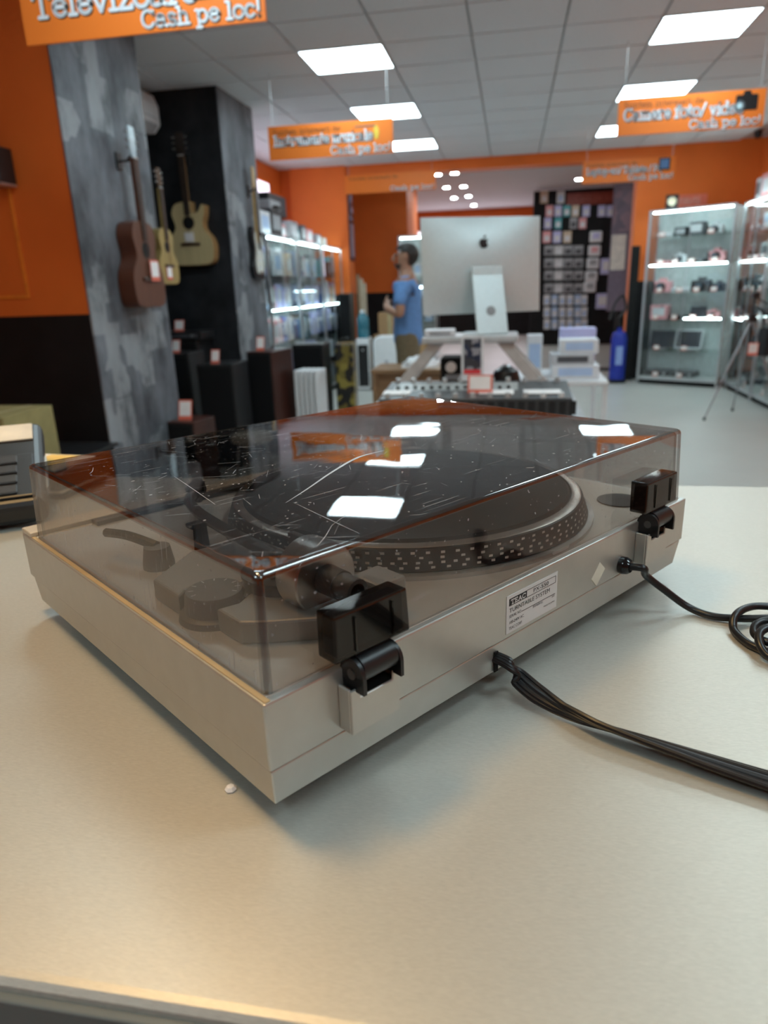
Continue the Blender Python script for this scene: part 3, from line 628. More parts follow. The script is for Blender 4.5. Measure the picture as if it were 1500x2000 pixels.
def pic_camera(s, w, h):
    cx, cz = w*.375, h*.66
    pc = MB().prism(rrect(cx-.075, cx+.075, cz-.05, cz+.05, .012), -.0078, -.0062, lambda x, z, y: (x, y, z)).prism([(cx-.03, cz+.05), (cx+.03, cz+.05), (cx+.02, cz+.075), (cx-.02, cz+.075)], -.0078, -.0062, lambda x, z, y: (x, y, z)).build('camera_picture', M_black, s)
    MB().cyl((cx-.045, -.0079, cz-.02), (cx-.045, -.0088, cz-.02), .036, .036, 24).build('lens_picture', mat('lens_ring_print', (.10, .12, .14), .3), pc)
    MB().cyl((cx-.045, -.0089, cz-.02), (cx-.045, -.0095, cz-.02), .02, .02, 20).build('lens_glint', mat('lens_glint_print', (.55, .75, .80), .3), pc)
def pic_tv(s, w, h):
    m1 = printmix('tv_picture_print', [(.55, .05, .05), (.75, .75, .78), (.6, .1, .08), (.05, .12, .5), (.8, .78, .8), (.08, .2, .6)], 34)
    f = B(w*.22, w*.48, -.0085, -.0062, h*.36, h*.96).build('television_picture', M_black, s)
    B(w*.23, w*.47, -.0092, -.0085, h*.40, h*.93).build('screen_picture', m1, f)
def pic_guitar(s, w, h):
    f = MB().prism(arc(w*.37, h*.62, .022, .05, 0, 360, 20), -.0080, -.0062, lambda x, z, y: (x, y, z)).build('guitar_picture', mat('sunburst_print', (.80, .55, .06), .4), s)
    B(w*.2, w*.37, -.0079, -.0063, h*.80, h*.83).build('neck_picture', mat('dark_teal_print', (.05, .12, .14), .4), s)
def pic_laptop(s, w, h):
    f = B(w*.32, w*.44, -.0085, -.0062, h*.42, h*.95).build('phone_picture', M_black, s)
    B(w*.335, w*.425, -.0092, -.0085, h*.5, h*.9).build('screen_picture', mat('blue_screen_print', (.12, .25, .5), .3), f)
top = ('Suntem interesati de:', .04, .60, .74, .10, True)
cash = ('Cash pe loc!', .50, .985, .075, .155, False)
sign(-1.985, -.955, 3.0, 2.352, 2.605, [top, ('Televizoare', .05, .74, .36, .215, False), cash], 'orange sign reading Televizoare hanging nearest the camera, top left', pic_tv)
sign(-1.965, -.945, 6.0, 2.372, 2.618, [top, ('Instrumente muzicale', .04, .84, .42, .20, False), cash], 'orange hanging sign for musical instruments beside the dark pillar', pic_guitar)
sign(.745, 1.755, 6.0, 2.378, 2.622, [top, ('Camere foto/ video', .04, .86, .40, .215, False), cash], 'orange hanging sign for cameras with a camera picture, at right', pic_camera)
sign(.77, 1.775, 9.0, 2.415, 2.65, [top, ('Laptop-uri/ Tablete / PC', .04, .86, .40, .19, False), cash], 'smaller looking orange sign for laptops and tablets by the right opening', pic_laptop)
sign(-2.02, -.92, 9.0, 2.455, 2.66, [top, cash], 'far orange sign hanging in front of the beam at left', None)

# ================================================================== guitars on the pillars
def half_outline(L, lw, uw, ww, cut=False, n=14):
    """closed outline in (x,z): lower bout at z=0 side"""
    key = [(0, 0), (.06*lw, .0), (.42*lw, .03*L), (.50*lw, .25*L), (.46*lw, .42*L), (.5*ww, .60*L), (.5*uw, .82*L), (.38*uw, .96*L), (.12*uw, 1.0*L), (0, L)]
    pts = smooth_path([Vector((a, 0, b)) for a, b in key], 5)
    right = [(p.x, p.z) for p in pts[1:-1]]; left = [(-x, z) for x, z in right[::-1]]
    if cut:
        right = [(x, z) for x, z in right if z < .66*L]+[(.5*ww, .67*L), (.50*uw, .80*L), (.52*uw, .93*L), (.44*uw, .95*L), (.33*uw, .84*L), (.18*uw, .80*L), (.1*uw, .84*L), (.1*uw, L)]
    return [(0, 0)]+right+[(0, L)]+left
def XZ(x, z, y): return (x, y, z)
def acoustic(label, loc, rz, body_c, top_c, head_c, s=1., cut=False, depth=.10, group='guitars on the pillars'):
    g = thing('acoustic_guitar', label, 'guitar', loc, rz, group)
    L = .50*s; out = half_outline(L, .40*s, .29*s, .245*s, cut); k = str(round(body_c[0], 3))
    mb_ = mat('guitar_body_'+k, body_c, .35, 0, .15, 8, stretch=(1, 1, .1)); mt = mat('guitar_top_'+k+str(round(top_c[1], 3)), top_c, .35, 0, .10, 10, stretch=(6, 1, .3))
    MB().prism(out, -depth*s, 0, XZ).build('body', mb_, g, bevel=.004)
    tp_ = MB().prism([(x*.985, .004*s+z*.984) for x, z in out], -depth*s-.003, -depth*s, XZ).build('soundboard', mt, g)
    y = -depth*s-.003
    MB().cyl((0, y, .335*s), (0, y-.0015, .335*s), .053*s, .053*s, 28).build('rosette', mat('rosette', (.10, .05, .03), .5), tp_)
    MB().cyl((0, y-.0016, .335*s), (0, y-.0022, .335*s), .046*s, .046*s, 28).build('sound_hole', M_blackm, tp_)
    B(-.085*s, .085*s, y-.012, y, .155*s, .178*s).build('bridge', mat('rosewood', (.05, .022, .014), .5), g, bevel=.003)
    nk = B(-.024*s, .024*s, y-.004, y+.020, L-.03*s, .84*s).build('neck', mat('neck_'+k, tuple(c*.8 for c in body_c), .4), g, bevel=.004)
    B(-.026*s, .026*s, y-.010, y-.004, .39*s, .84*s).build('fretboard', mat('fretboard_wood', (.045, .025, .016), .5), g)
    B(-.024*s, .024*s, y-.012, y-.004, .84*s, .846*s).build('nut', M_white, g)
    hd_ = MB().prism([(-.026*s, .846*s), (.026*s, .846*s), (.038*s, .90*s), (.034*s, 1.01*s), (-.034*s, 1.01*s), (-.038*s, .90*s)], y-.004, y+.012, XZ).build('headstock', mat('headstock_'+str(round(head_c[0], 2)), head_c, .25), g, bevel=.002)
    for sx in (-1, 1):
        for q in range(3):
            zz = (.89+q*.042)*s
            MB().cyl((sx*.035*s, y+.004, zz), (sx*.056*s, y+.004, zz), .004*s, .004*s, 8).cyl((sx*.052*s, y+.004, zz), (sx*.064*s, y+.004, zz), .009*s, .009*s, 10).build('tuner', M_steel, g)
    for q in range(6):
        x = (-.018+q*.0072)*s
        MB().cyl((x, y-.013, .167*s), (x*.8, y-.0125, .846*s), .0006, .0006, 4).build('string', M_steel, g)
    return g
def hanger(p, nrm, label, gap):
    """wall hook: plate on the wall, arm and yoke; nrm points out of the wall"""
    h = thing('guitar_hanger', label, 'wall hanger', p, math.atan2(nrm[0], -nrm[1]), 'guitar hangers')
    B(-.03, .03, -.012, 0, -.05, .05).build('plate', M_black, h, bevel=.003)
    MB().cyl((0, -.012, 0), (0, -gap, 0), .007, .007, 10).build('arm', M_black, h)
    MB().tube(smooth_path([(-.038, -gap-.03, .02), (-.037, -gap-.012, .008), (-.03, -gap, 0), (0, -gap+.004, 0), (.03, -gap, 0), (.037, -gap-.012, .008), (.038, -gap-.03, .02)], 4), .006, 8).build('yoke', M_blackm, h)
def price_tag(p, rz, label, w=.075, h=.10, lean=0., group='price tags', red=True):
    t = thing('price_tag', label, 'price tag', p, rz, group)
    t.rotation_euler = (lean, 0, rz)
    B(-w/2, w/2, -.0015, 0, 0, h).build('card', M_tagr if red else M_tagw, t)
    B(-w*.42, w*.42, -.0024, -.0015, h*.2, h*.92).build('paper', M_tagw, t)
    return t
acoustic('reddish brown acoustic guitar hanging on the near grey pillar', (-2.448, 4.44, 1.285), R(91.5), (.10, .030, .014), (.13, .052, .030), (.45, .55, .60), 1.06)
hanger((-2.45, 4.44, 2.165), (1, 0), 'black hook holding the brown guitar on the near pillar', .085)
price_tag((-2.325, 4.50, 1.45), R(91.5), 'red and white price card on the brown acoustic guitar', .12, .13)
acoustic('small golden stringed guitar half hidden behind the brown acoustic guitar', (-2.448, 4.81, 1.43), R(91), (.22, .15, .045), (.36, .25, .09), (.08, .05, .03), .74)
price_tag((-2.366, 4.79, 1.46), R(91), 'price card on the small golden guitar', .08, .09)
acoustic('pale spruce acoustic guitar with cutaway on the dark pillar face', (-2.775, 6.195, 1.60), 0, (.30, .16, .06), (.60, .47, .25), (.035, .025, .02), 1.04, True)
hanger((-2.775, 6.19, 2.465), (0, -1), 'black hook holding the pale guitar on the dark pillar', .085)
price_tag((-2.775, 6.075, 1.795), 0, 'white price card across the pale guitar strings', .085, .075, red=False)
def electric(label, loc, rz):
    g = thing('electric_guitar', label, 'guitar', loc, rz, 'guitars on the pillars')
    key = [(0, 0), (.12, .01), (.165, .10), (.14, .21), (.115, .27), (.13, .34), (.16, .42), (.13, .44), (.09, .38), (.045, .345), (0, .34), (-.045, .345), (-.075, .39), (-.09, .46), (-.125, .47), (-.14, .40), (-.115, .29), (-.13, .22), (-.165, .12), (-.13, .02)]
    out = [(p.x, p.z) for p in smooth_path([Vector((a, 0, b)) for a, b in key+[key[0]]], 3)[:-1]]
    MB().prism(out, -.045, 0, XZ).build('body', mat('guitar_black_gloss', (.012, .012, .013), .2), g, bevel=.006)
    pg = MB().prism([(x*.68+.008, z*.80+.05) for x, z in out], -.0495, -.045, XZ).build('pickguard', mat('pickguard_white', (.72, .70, .62), .35), g)
    for z in (.10, .17, .24): B(-.036, .036, -.056, -.0495, z, z+.02).build('pickup', M_whitepl, pg)
    B(-.04, .04, -.06, -.0452, .05, .075).build('bridge', M_steel, g)
    mp_ = mat('maple', (.52, .33, .13), .35)
    B(-.022, .022, -.060, -.030, .33, .80).build('neck', mp_, g, bevel=.004)
    B(-.023, .023, -.065, -.060, .27, .80).build('fretboard', mat('fretboard_wood', (.05, .03, .02)), g)
    MB().prism([(-.022, .80), (.022, .80), (.030, .84), (.045, .95), (.02, 1.0), (-.028, .99), (-.032, .86)], -.055, -.040, XZ).build('headstock', mp_, g, bevel=.002)
    for q in range(6): MB().cyl((-.032, -.047, .855+q*.023), (-.052, -.047, .855+q*.023), .006, .006, 8).build('tuner', M_steel, g)
electric('black and cream electric guitar on the side of the second pillar', (-2.443, 6.76, 1.47), R(91))
hanger((-2.445, 6.74, 2.255), (1, 0), 'black hook holding the electric guitar on the second pillar', .05)

# air conditioner between the pillars
ac = thing('air_conditioner', 'white wall air conditioner high between the two pillars', 'air conditioner', (-3.18, 5.70, 2.66), R(90))
MB().prism([(0, 0), (-.17, 0), (-.225, .06), (-.225, .20), (-.19, .29), (0, .29)], -.45, .45, lambda y, z, x: (x, y, z)).build('casing', M_whitepl, ac, bevel=.012, seg=3)
MB().prism([(-.165, -.003), (-.222, .058), (-.226, .056), (-.168, -.008)], -.40, .40, lambda y, z, x: (x, y, z)).build('louvre', mat('louvre_grey', (.45, .45, .46), .4), ac)
B(-.42, .42, -.2285, -.2255, .10, .105).build('seam', mat('louvre_grey', (.45, .45, .46)), ac)
# small speaker and painted cable duct on the orange wall
sp = thing('wall_speaker', 'small black speaker mounted on the orange wall at far left', 'speaker', (-2.90, YO, 1.98), 0)
B(-.13, .125, -.16, -.02, 0, .185).build('cabinet', M_black, sp, bevel=.008)
B(-.12, .115, -.165, -.16, .012, .175).build('grille', M_blackm, sp)
B(-.13, .125, -.158, -.022, -.010, 0).build('base_edge', M_alu, sp)
B(-.02, .02, -.02, 0, .06, .12).build('bracket', M_black, sp)
cdm = mat('duct_orange', (.88, .26, .03), .35)
cdu = thing('cable_duct', 'thin orange cable duct running down the wall below the speaker', 'cable duct', (-2.845, YO, 1.37), 0)
B(-.009, .009, -.012, 0, 0, .60).build('upright', cdm, cdu, bevel=.002); B(-.5, -.009, -.012, 0, 0, .018).build('cross_run', cdm, cdu, bevel=.002)

# ================================================================== floor speakers in the recess
def tower(label, x, y, w, d, h, side=M_black, rz=0, drivers=2, cat='speaker'):
    t = thing('tower_speaker', label, cat, (x, y, 0), rz, 'speakers by the pillars')
    B(-w/2, w/2, -d/2, d/2, 0, h).build('cabinet', side, t, bevel=.006)
    B(-w/2+.006, w/2-.006, -d/2-.010, -d/2, .02, h-.012).build('baffle', M_blackm, t, bevel=.004)
    B(-w/2+.016, w/2-.016, -d/2-.016, -d/2-.010, .05, h-.03).build('grille', mat('grille_cloth', (.012, .012, .013), .9, 0, .3, 200, spec=.1), t, bevel=.004)
    B(-.02, .02, -d/2-.0175, -d/2-.016, .07, .085).build('badge', mat('badge_dull', (.12, .12, .12), .4, .5), t)
    return t
wood = mat('red_wood_veneer', (.045, .011, .006), .35, 0, .3, 12, stretch=(1, 1, .15))
tower('slim black tower speaker touching the near grey pillar', -2.70, 5.55, .22, .30, .90)
price_tag((-2.72, 5.45, .90), 0, 'white price card on the slim tower speaker by the pillar', .07, .11, -.3)
tower('wide black tower speaker in front of the dark pillar', -2.28, 5.35, .30, .34, .83)
price_tag((-2.30, 5.25, .83), 0, 'white price card on the wide black tower speaker', .07, .11, -.3)
tower('tower speaker with reddish wood side beside the second pillar', -2.05, 5.85, .24, .36, .88, wood, R(-12))
price_tag((-2.11, 5.78, .88), 0, 'price card on the wood sided tower speaker', .07, .12, -.3)
tower('low speaker with reddish brown cabinet nearest the counter', -2.22, 4.55, .22, .26, .52, wood, R(-10), 1)
price_tag((-2.24, 4.50, .52), 0, 'red and white price card on the low brown speaker', .10, .14, -.3)
tower('tall black speaker at the back of the recess between the pillars', -2.82, 5.95, .26, .30, .98)
dk = thing('record_player', 'flat black hi-fi deck lying on the tall back speaker', 'hi-fi deck', (-2.82, 5.95, .98), 0)
B(-.18, .18, -.16, .16, 0, .07).build('body', M_black, dk, bevel=.006); B(-.15, .15, -.163, -.16, .02, .05).build('front', mat('deck_grey', (.08, .08, .09), .3), dk)
MB().cyl((.10, -.163, .035), (.10, -.175, .035), .014, .014, 16).build('dial', M_alu, dk)
price_tag((-2.88, 5.88, 1.05), 0, 'red and white price card on the black hi-fi deck', .09, .10, -.3)
tower('small black speaker behind the white heater', -1.86, 6.5, .30, .28, .88)
ht = thing('oil_heater', 'white ribbed heater standing past the wood sided speaker', 'heater', (-1.73, 5.95, 0), R(-8))
for k in range(5): B(-.11+k*.046, -.075+k*.046, -.11, .11, .06, .70).build('rib', M_whitepl, ht, bevel=.012, seg=2)
B(-.12, .12, -.09, .09, 0, .05).build('base', M_black, ht); B(-.112, .117, -.06, .06, .64, .68).build('header', M_whitepl, ht)
gp = thing('patterned_case', 'black and gold patterned case leaning by the first glass cabinet', 'case', (-1.59, 6.75, 0), R(6))
B(-.09, .09, -.14, .14, 0, .86).build('shell', printmix('gold_pattern', [(.012, .012, .012), (.20, .15, .03), (.015, .014, .012), (.32, .25, .05)], 14), gp, bevel=.02, seg=3)
MB().tube(smooth_path([(-.04, 0, .855), (-.035, 0, .90), (.035, 0, .90), (.04, 0, .855)], 4), .008, 8).build('handle', M_black, gp)
ds = thing('round_stool', 'round stool with cream padded seat just behind the dust cover', 'stool', (-1.70, 4.35, 0), 0)
MB().lathe([(.0, .40), (.13, .40), (.145, .42), (.13, .455), (0, .47)], 28).build('seat', mat('cream_pad', (.62, .55, .45), .6), ds, smooth=True)
for k in range(4):
    a = R(45+90*k); MB().cyl((.10*math.cos(a), .10*math.sin(a), .405), (.15*math.cos(a), .15*math.sin(a), 0), .010, .010, 8).build('leg', M_steel, ds)

# ================================================================== goods
PAL = {'white': (.72, .73, .76), 'lavender': (.50, .50, .78), 'pale blue': (.45, .58, .80), 'black': (.02, .02, .022), 'dark grey': (.09, .09, .10), 'grey': (.35, .36, .38),
       'pink': (.75, .36, .38), 'red': (.50, .06, .05), 'teal': (.08, .38, .42), 'beige': (.60, .48, .36), 'blue': (.08, .16, .50), 'silver': (.55, .56, .58)}
def cm(c, r=.4): return mat('goods_'+c.replace(' ', '_'), PAL[c], r, 0, .06, 12)
def place(root, host, x, y, z, rz=0):
    """put a thing at host-local coordinates (world transform, stays top level)"""
    a = host.rotation_euler.z; c, s_ = math.cos(a), math.sin(a)
    root.location = (host.location.x+x*c-y*s_, host.location.y+x*s_+y*c, host.location.z+z); root.rotation_euler.z = a+rz
def boxed(c, w, d, h, label, group):
    t = thing('product_box', label, 'box', group=group)
    B(-w/2, w/2, -d/2, d/2, 0, h).build('carton', cm(c), t, bevel=.003, seg=1)
    alt = {'white': 'pale blue', 'lavender': 'white', 'pale blue': 'white', 'black': 'grey', 'dark grey': 'silver', 'grey': 'white', 'pink': 'white', 'red': 'white', 'teal': 'white', 'beige': 'white', 'blue': 'white', 'silver': 'dark grey'}[c]
    B(-w*.36, w*.36, -d/2-.0015, -d/2, h*.25, h*.8).build('printed_panel', cm(alt), t)
    return t
def camera_item(c, w, label, group):
    t = thing('photo_camera', label, 'camera', group=group); h = w*.62; d = w*.5
    b = B(-w/2, w/2, -d/2, d/2, 0, h).build('body', cm(c, .45), t, bevel=.006)
    B(-w*.18, w*.18, -d*.4, d*.4, h, h*1.28).build('viewfinder', cm(c, .45), t, bevel=.005)
    q = MB().cyl((0, -d/2, h*.5), (0, -d/2-w*.32, h*.5), h*.40, h*.36, 18).build('lens', cm('black', .3), t)
    MB().cyl((0, -d/2-w*.321, h*.5), (0, -d/2-w*.33, h*.5), h*.28, h*.28, 16).build('front_glass', mat('lens_glass', (.12, .16, .2), .08), q)
    B(-w*.5, -w*.38, -d*.62, -d*.5, h*.05, h*.9).build('grip', cm('black', .6), t)
    return t
def console_item(c, w, label, group):
    t = thing('games_console', label, 'console', group=group)
    B(-w/2, w/2, -w*.35, w*.35, 0, w*.24).build('body', cm(c, .35), t, bevel=.012, seg=2)
    B(-w*.42, w*.1, -w*.354, -w*.35, w*.08, w*.14).build('slot', M_blackm, t)
    MB().cyl((w*.33, -w*.35, w*.11), (w*.33, -w*.362, w*.11), w*.05, w*.05, 14).build('button', M_alu, t)
    return t
def tablet_item(c, w, label, group):
    t = thing('tablet', label, 'tablet', group=group); h = w*.72
    def lean(mb): return tilt(mb, R(-14), (0, 0, .012))
    lean(B(-w/2, w/2, -.005, .006, 0, h)).build('frame', cm(c, .3), t, bevel=.003, seg=1)
    lean(B(-w*.46, w*.46, -.006, -.005, h*.06, h*.94)).build('screen', mat('tablet_screen', (.03, .035, .045), .1), t)
    B(-w*.2, w*.2, -.02, .075, 0, .012).build('foot', M_alu, t)
    return t
def cabinet(name, label, loc, rz, w, d, h, shelves, led, led_partial=None, back=None, doors=2, leds_full=True):
    c = thing('display_cabinet', label, 'display cabinet', loc, rz, 'glass display cabinets')
    p = .022
    for x in (0, w-p):
        for y in (0, d-p): B(x, x+p, y, y+p, 0, h).build('post', M_alu, c)
    for z in (.06, h-p):
        for a in ((p, w-p, 0, p), (p, w-p, d-p, d), (0, p, p, d-p), (w-p, w, p, d-p)): B(*a, z, z+p).build('rail', M_alu, c)
    B(.02, w-.02, .04, d-.01, 0, .06).build('plinth', M_blackm, c)
    B(p, w-p, p, d-p, .082, .10).build('floor_panel', mat('cabinet_floor', (.50, .51, .50), .4), c)
    B(p, w-p, p, d-p, h-.012, h-.004).build('top_pane', M_glass, c)
    for z in shelves[1:]: B(p+.002, w-p-.002, .03, d-.02, z-.008, z).build('glass_shelf', M_glass, c)
    B(.003, .007, p, d-p, .1, h-p).build('side_pane', M_glass, c); B(w-.007, w-.003, p, d-p, .1, h-p).build('side_pane', M_glass, c)
    bk = B(p, w-p, d-.010, d-.004, .1, h-p).build('back_panel', back if back else mat('cabinet_back', (.50, .55, .55), .4), c)
    dw = (w-2*p)/doors
    for k in range(doors):
        dr = B(p+k*dw+.003, p+(k+1)*dw-.003, .004, .009, .1, h-p-.002).build('door', M_glass, c)
        B(p+k*dw+.003, p+k*dw+.010, .001, .012, .1, h-p-.002).build('door_edge', M_alu, dr)
        MB().cyl((p+(k+.5)*dw, .004, 1.0), (p+(k+.5)*dw, -.012, 1.0), .012, .012, 12).build('lock', M_steel, dr)
    for z, x0, x1 in led: B(x0, x1, .024, .040, z-.022, z-.010).build('light_strip', M_led, c)
    return c
SH_L = [.10, .46, .82, 1.18, 1.52]
cabsL = []
cl_names = ['nearest', 'middle', 'farthest']
for i in range(3):
    y0 = 7.12+i*1.10
    c = cabinet('c', f'{cl_names[i]} of the three glass display cabinets along the left wall', (-2.44, y0, 0), R(90), 1.08, .42, 1.92, SH_L,
                [(1.90, .08, .50), (1.90, .55, 1.0), (1.18, .08, .5), (1.18, .55, 1.0)])
    cabsL.append(c)
    rg = random.Random(20+i)
    for k, z in enumerate(SH_L):
        x = .05; n = 0; cell = []
        while x < .98:
            w_ = rg.uniform(.10, .19); 
            if x+w_ > 1.04: break
            cell.append((x, w_)); x += w_+rg.uniform(.008, .03)
        for j, (x, w_) in enumerate(cell):
            colr = rg.choice(['white', 'lavender', 'lavender', 'pale blue', 'white', 'black', 'dark grey', 'pink', 'teal', 'blue', 'grey', 'beige', 'white', 'lavender'])
            hh = rg.uniform(.19, .29)
            lb = f'{colr} box, {ORD[j]} from the near end, {ORD[k]} shelf up, {cl_names[i]} left cabinet'
            t = boxed(colr, w_, rg.uniform(.12, .22), hh, lb, 'boxes in the left glass cabinets')
            place(t, c, x+w_/2, .15, z)
# goods standing on top of the left cabinets
tops = [('white', .30, .30, .22, 0, .18), ('black', .34, .30, .26, 0, .55), ('pink', .20, .2, .15, 0, .90), ('grey', .30, .28, .20, 1, .10), ('red', .08, .15, .16, 1, .34), ('teal', .10, .16, .14, 1, .46), ('dark grey', .20, .2, .20, 1, .64), ('pink', .26, .2, .17, 1, .92), ('grey', .22, .2, .14, 2, .25), ('beige', .2, .2, .12, 2, .55)]
for j, (colr, w_, d_, h_, i, x) in enumerate(tops):
    t = boxed(colr, w_, d_, h_, f'{colr} carton {ORD[j]} from the near end on top of the left cabinets', 'cartons on the left cabinets')
    place(t, cabsL[i], x, .2, 1.92)
pr = thing('printer', 'grey printer with black top on the black carton above the left cabinets', 'printer', group='machines on the left cabinets')
B(-.18, .18, -.14, .14, 0, .10).build('body', cm('grey'), pr, bevel=.015); B(-.15, .15, -.12, .12, .10, .17).build('scanner', cm('black', .3), pr, bevel=.01); B(-.12, .12, -.19, -.14, .02, .035).build('tray', cm('black'), pr)
place(pr, cabsL[0], .58, .2, 2.18)
tvm = thing('small_monitor', 'small black monitor standing highest on the middle left cabinet', 'monitor', group='machines on the left cabinets')
B(-.17, .17, -.012, .012, .05, .27).build('panel', cm('black', .3), tvm, bevel=.006); B(-.155, .155, -.0135, -.012, .065, .255).build('screen', mat('tablet_screen', (.03, .03, .04)), tvm); B(-.02, .02, -.01, .02, .01, .06).build('neck', cm('black'), tvm); B(-.09, .09, -.06, .06, 0, .012).build('base', cm('black'), tvm)
place(tvm, cabsL[1], .10, .2, 2.12)
# right cabinets
RA = math.atan2(9.55-10.1, 2.60-1.71); RW = math.hypot(.89, .55)
SH_R = [.10, .45, .84, 1.18, 1.53, 1.86]
cR = cabinet('c', 'glass display cabinet set diagonally in the right corner', (1.71, 10.02, 0), RA, RW, .36, 2.18, SH_R, [(2.165, .05, .2), (2.165, .22, RW-.05), (1.53, .05, .2), (1.53, .22, RW-.05), (.87, .55, RW-.05)])
cR2 = cabinet('c', 'glass display cabinet along the right wall next to the corner one', (2.68, 9.46, 0), R(-90), 1.0, .38, 2.18, SH_R, [(2.165, .05, .95), (1.53, .05, .95), (.87, .05, .3)])
cR3 = cabinet('c', 'glass display cabinet along the right wall nearest the camera', (2.68, 8.44, 0), R(-90), 1.0, .38, 2.18, SH_R, [(2.165, .05, .95), (1.53, .05, .95)])
for ci, (c, cn, wd_) in enumerate(((cR, 'corner cabinet', RW), (cR2, 'second right cabinet', 1.0), (cR3, 'nearest right cabinet', 1.0))):
    rg = random.Random(50+ci)
    for k, z in enumerate(SH_R):
        x = .06; j = 0
        while x < wd_-.16:
            kind = rg.choice(['cam', 'cam', 'box', 'con', 'cam', 'tab'] if k > 1 else ['con', 'box', 'tab', 'con'])
            w_ = rg.uniform(.15, .24) if k > 1 else rg.uniform(.24, .34)
            if x+w_ > wd_-.04: break
            colr = rg.choice(['black', 'black', 'dark grey', 'silver', 'white', 'pink']) if k > 1 else rg.choice(['white', 'black', 'dark grey', 'white'])
            nm = {'cam': 'camera', 'box': 'box', 'con': 'console', 'tab': 'tablet'}[kind]
            lb = f'{colr} {nm}, {ORD[j]} from left, {ORD[k]} shelf up in the {cn}'
            gp_ = 'goods in the right glass cabinets'
            t = {'cam': lambda: camera_item(colr, w_, lb, gp_), 'box': lambda: boxed(colr, w_, .14, rg.uniform(.10, .2), lb, gp_), 'con': lambda: console_item(colr, w_, lb, gp_), 'tab': lambda: tablet_item(colr, w_, lb, gp_)}[kind]()
            place(t, c, x+w_/2, .21, z)
            if kind != 'box' or rg.random() < .5:
                q = price_tag((0, 0, 0), 0, f'price card before the {nm}, {ORD[j]} from left, {ORD[k]} shelf up, {cn}', .075, .06, 0, 'price cards in the right cabinets')
                place(q, c, x+w_/2+rg.uniform(-.02, .02), .058, z); q.rotation_euler.x = -.25
            x += w_+rg.uniform(.01, .04); j += 1
# things over the right cabinets
st_ = thing('wall_sticker', 'pale red promotion sign on the orange wall above the corner cabinet', 'sign', (2.27, YW, 2.23), 0)
B(-.24, .22, -.004, 0, 0, .16).build('board', mat('salmon_board', (.80, .20, .13), .5), st_)
text_mesh(MB(), 'Promotii', -.18, .05, .06, fit=.32, wt=.2, off=-.0045).build('lettering', mat('salmon_letter', (.85, .45, .38), .5), st_)
wb = thing('lamp_box', 'black box with a pale round dial on the corner cabinet', 'box', (0, 0, 0))
B(-.075, .075, -.06, .06, 0, .18).build('case', M_black, wb, bevel=.004); q = MB().lathe([(.052, 0), (.05, .01), (0, .02)], 24); q.v = [(a, -.06-c, b+.10) for a, b, c in q.v]; q.build('dial', mat('pale_dial', (.75, .68, .5), .4), wb, smooth=True)
place(wb, cR, .20, .2, 2.18, R(20))
bt = boxed('pink', .30, .2, .26, 'pale red carton on top of the second right cabinet', 'cartons on the right cabinets'); place(bt, cR2, .35, .2, 2.18)
bt = boxed('silver', .16, .2, .24, 'grey carton on top of the second right cabinet near the corner', 'cartons on the right cabinets'); place(bt, cR2, .08, .2, 2.18)
dc = thing('dome_camera', 'small black security camera under the ceiling at upper right', 'security camera', (2.86, 9.9, ZC-.006), 0)
MB().lathe([(.05, 0), (.05, -.02), (.04, -.03)], 20).build('mount', M_black, dc); MB().lathe([(.042, -.03), (.042, -.05), (.03, -.075), (0, -.085)], 20).build('dome', mat('dome_smoke', (.015, .015, .018), .1), dc, smooth=True)
# tripod with a hanging bag
tr_ = thing('tripod', 'black tripod with thin grey legs before the right cabinets', 'tripod', (2.30, 7.45, 0), 0)
for a, ln in ((R(205), .42), (R(325), .36), (R(85), .36)):
    ex, ey = ln*math.cos(a), ln*math.sin(a)
    lg = MB().cyl((0, 0, .95), (ex*.55, ey*.55, .45), .013, .013, 10).cyl((ex*.5, ey*.5, .50), (ex, ey, .015), .008, .008, 10).build('leg', mat('tripod_grey', (.30, .30, .31), .35, .6), tr_)
    MB().lathe([(.014, 0), (.016, .01), (.010, .03), (0, .03)], 10, (ex, ey, 0)).build('foot', M_rub, lg)
MB().cyl((0, 0, .60), (0, 0, 1.15), .012, .012, 10).build('column', M_black, tr_); B(-.035, .035, -.035, .035, .93, 1.0).build('crown', M_black, tr_, bevel=.01); B(-.03, .03, -.05, .05, 1.15, 1.20).build('head', M_black, tr_, bevel=.006)
MB().cyl((0, .05, 1.17), (.18, .16, 1.08), .007, .007, 8).build('pan_handle', M_black, tr_)
bg = thing('camera_bag', 'black camera bag hanging on the tripod', 'bag', (2.44, 7.30, .62), R(20))
B(-.10, .10, -.07, .07, 0, .26).build('pouch', mat('bag_cloth', (.012, .012, .014), .85, 0, .2, 60), bg, bevel=.03, seg=3); B(-.102, .102, -.073, -.02, .15, .262).build('flap', mat('bag_cloth', (.01, .01, .01)), bg, bevel=.02, seg=2)
MB().tube(smooth_path([(-.09, 0, .25), (-.10, .03, .40), (-.13, .12, .46), (-.05, .1, .42), (.08, .02, .25)], 5), .008, 8).build('strap', M_black, bg)
price_tag((2.27, 7.22, .63), 0, 'red and white tag hanging on the tripod bag', .09, .12)
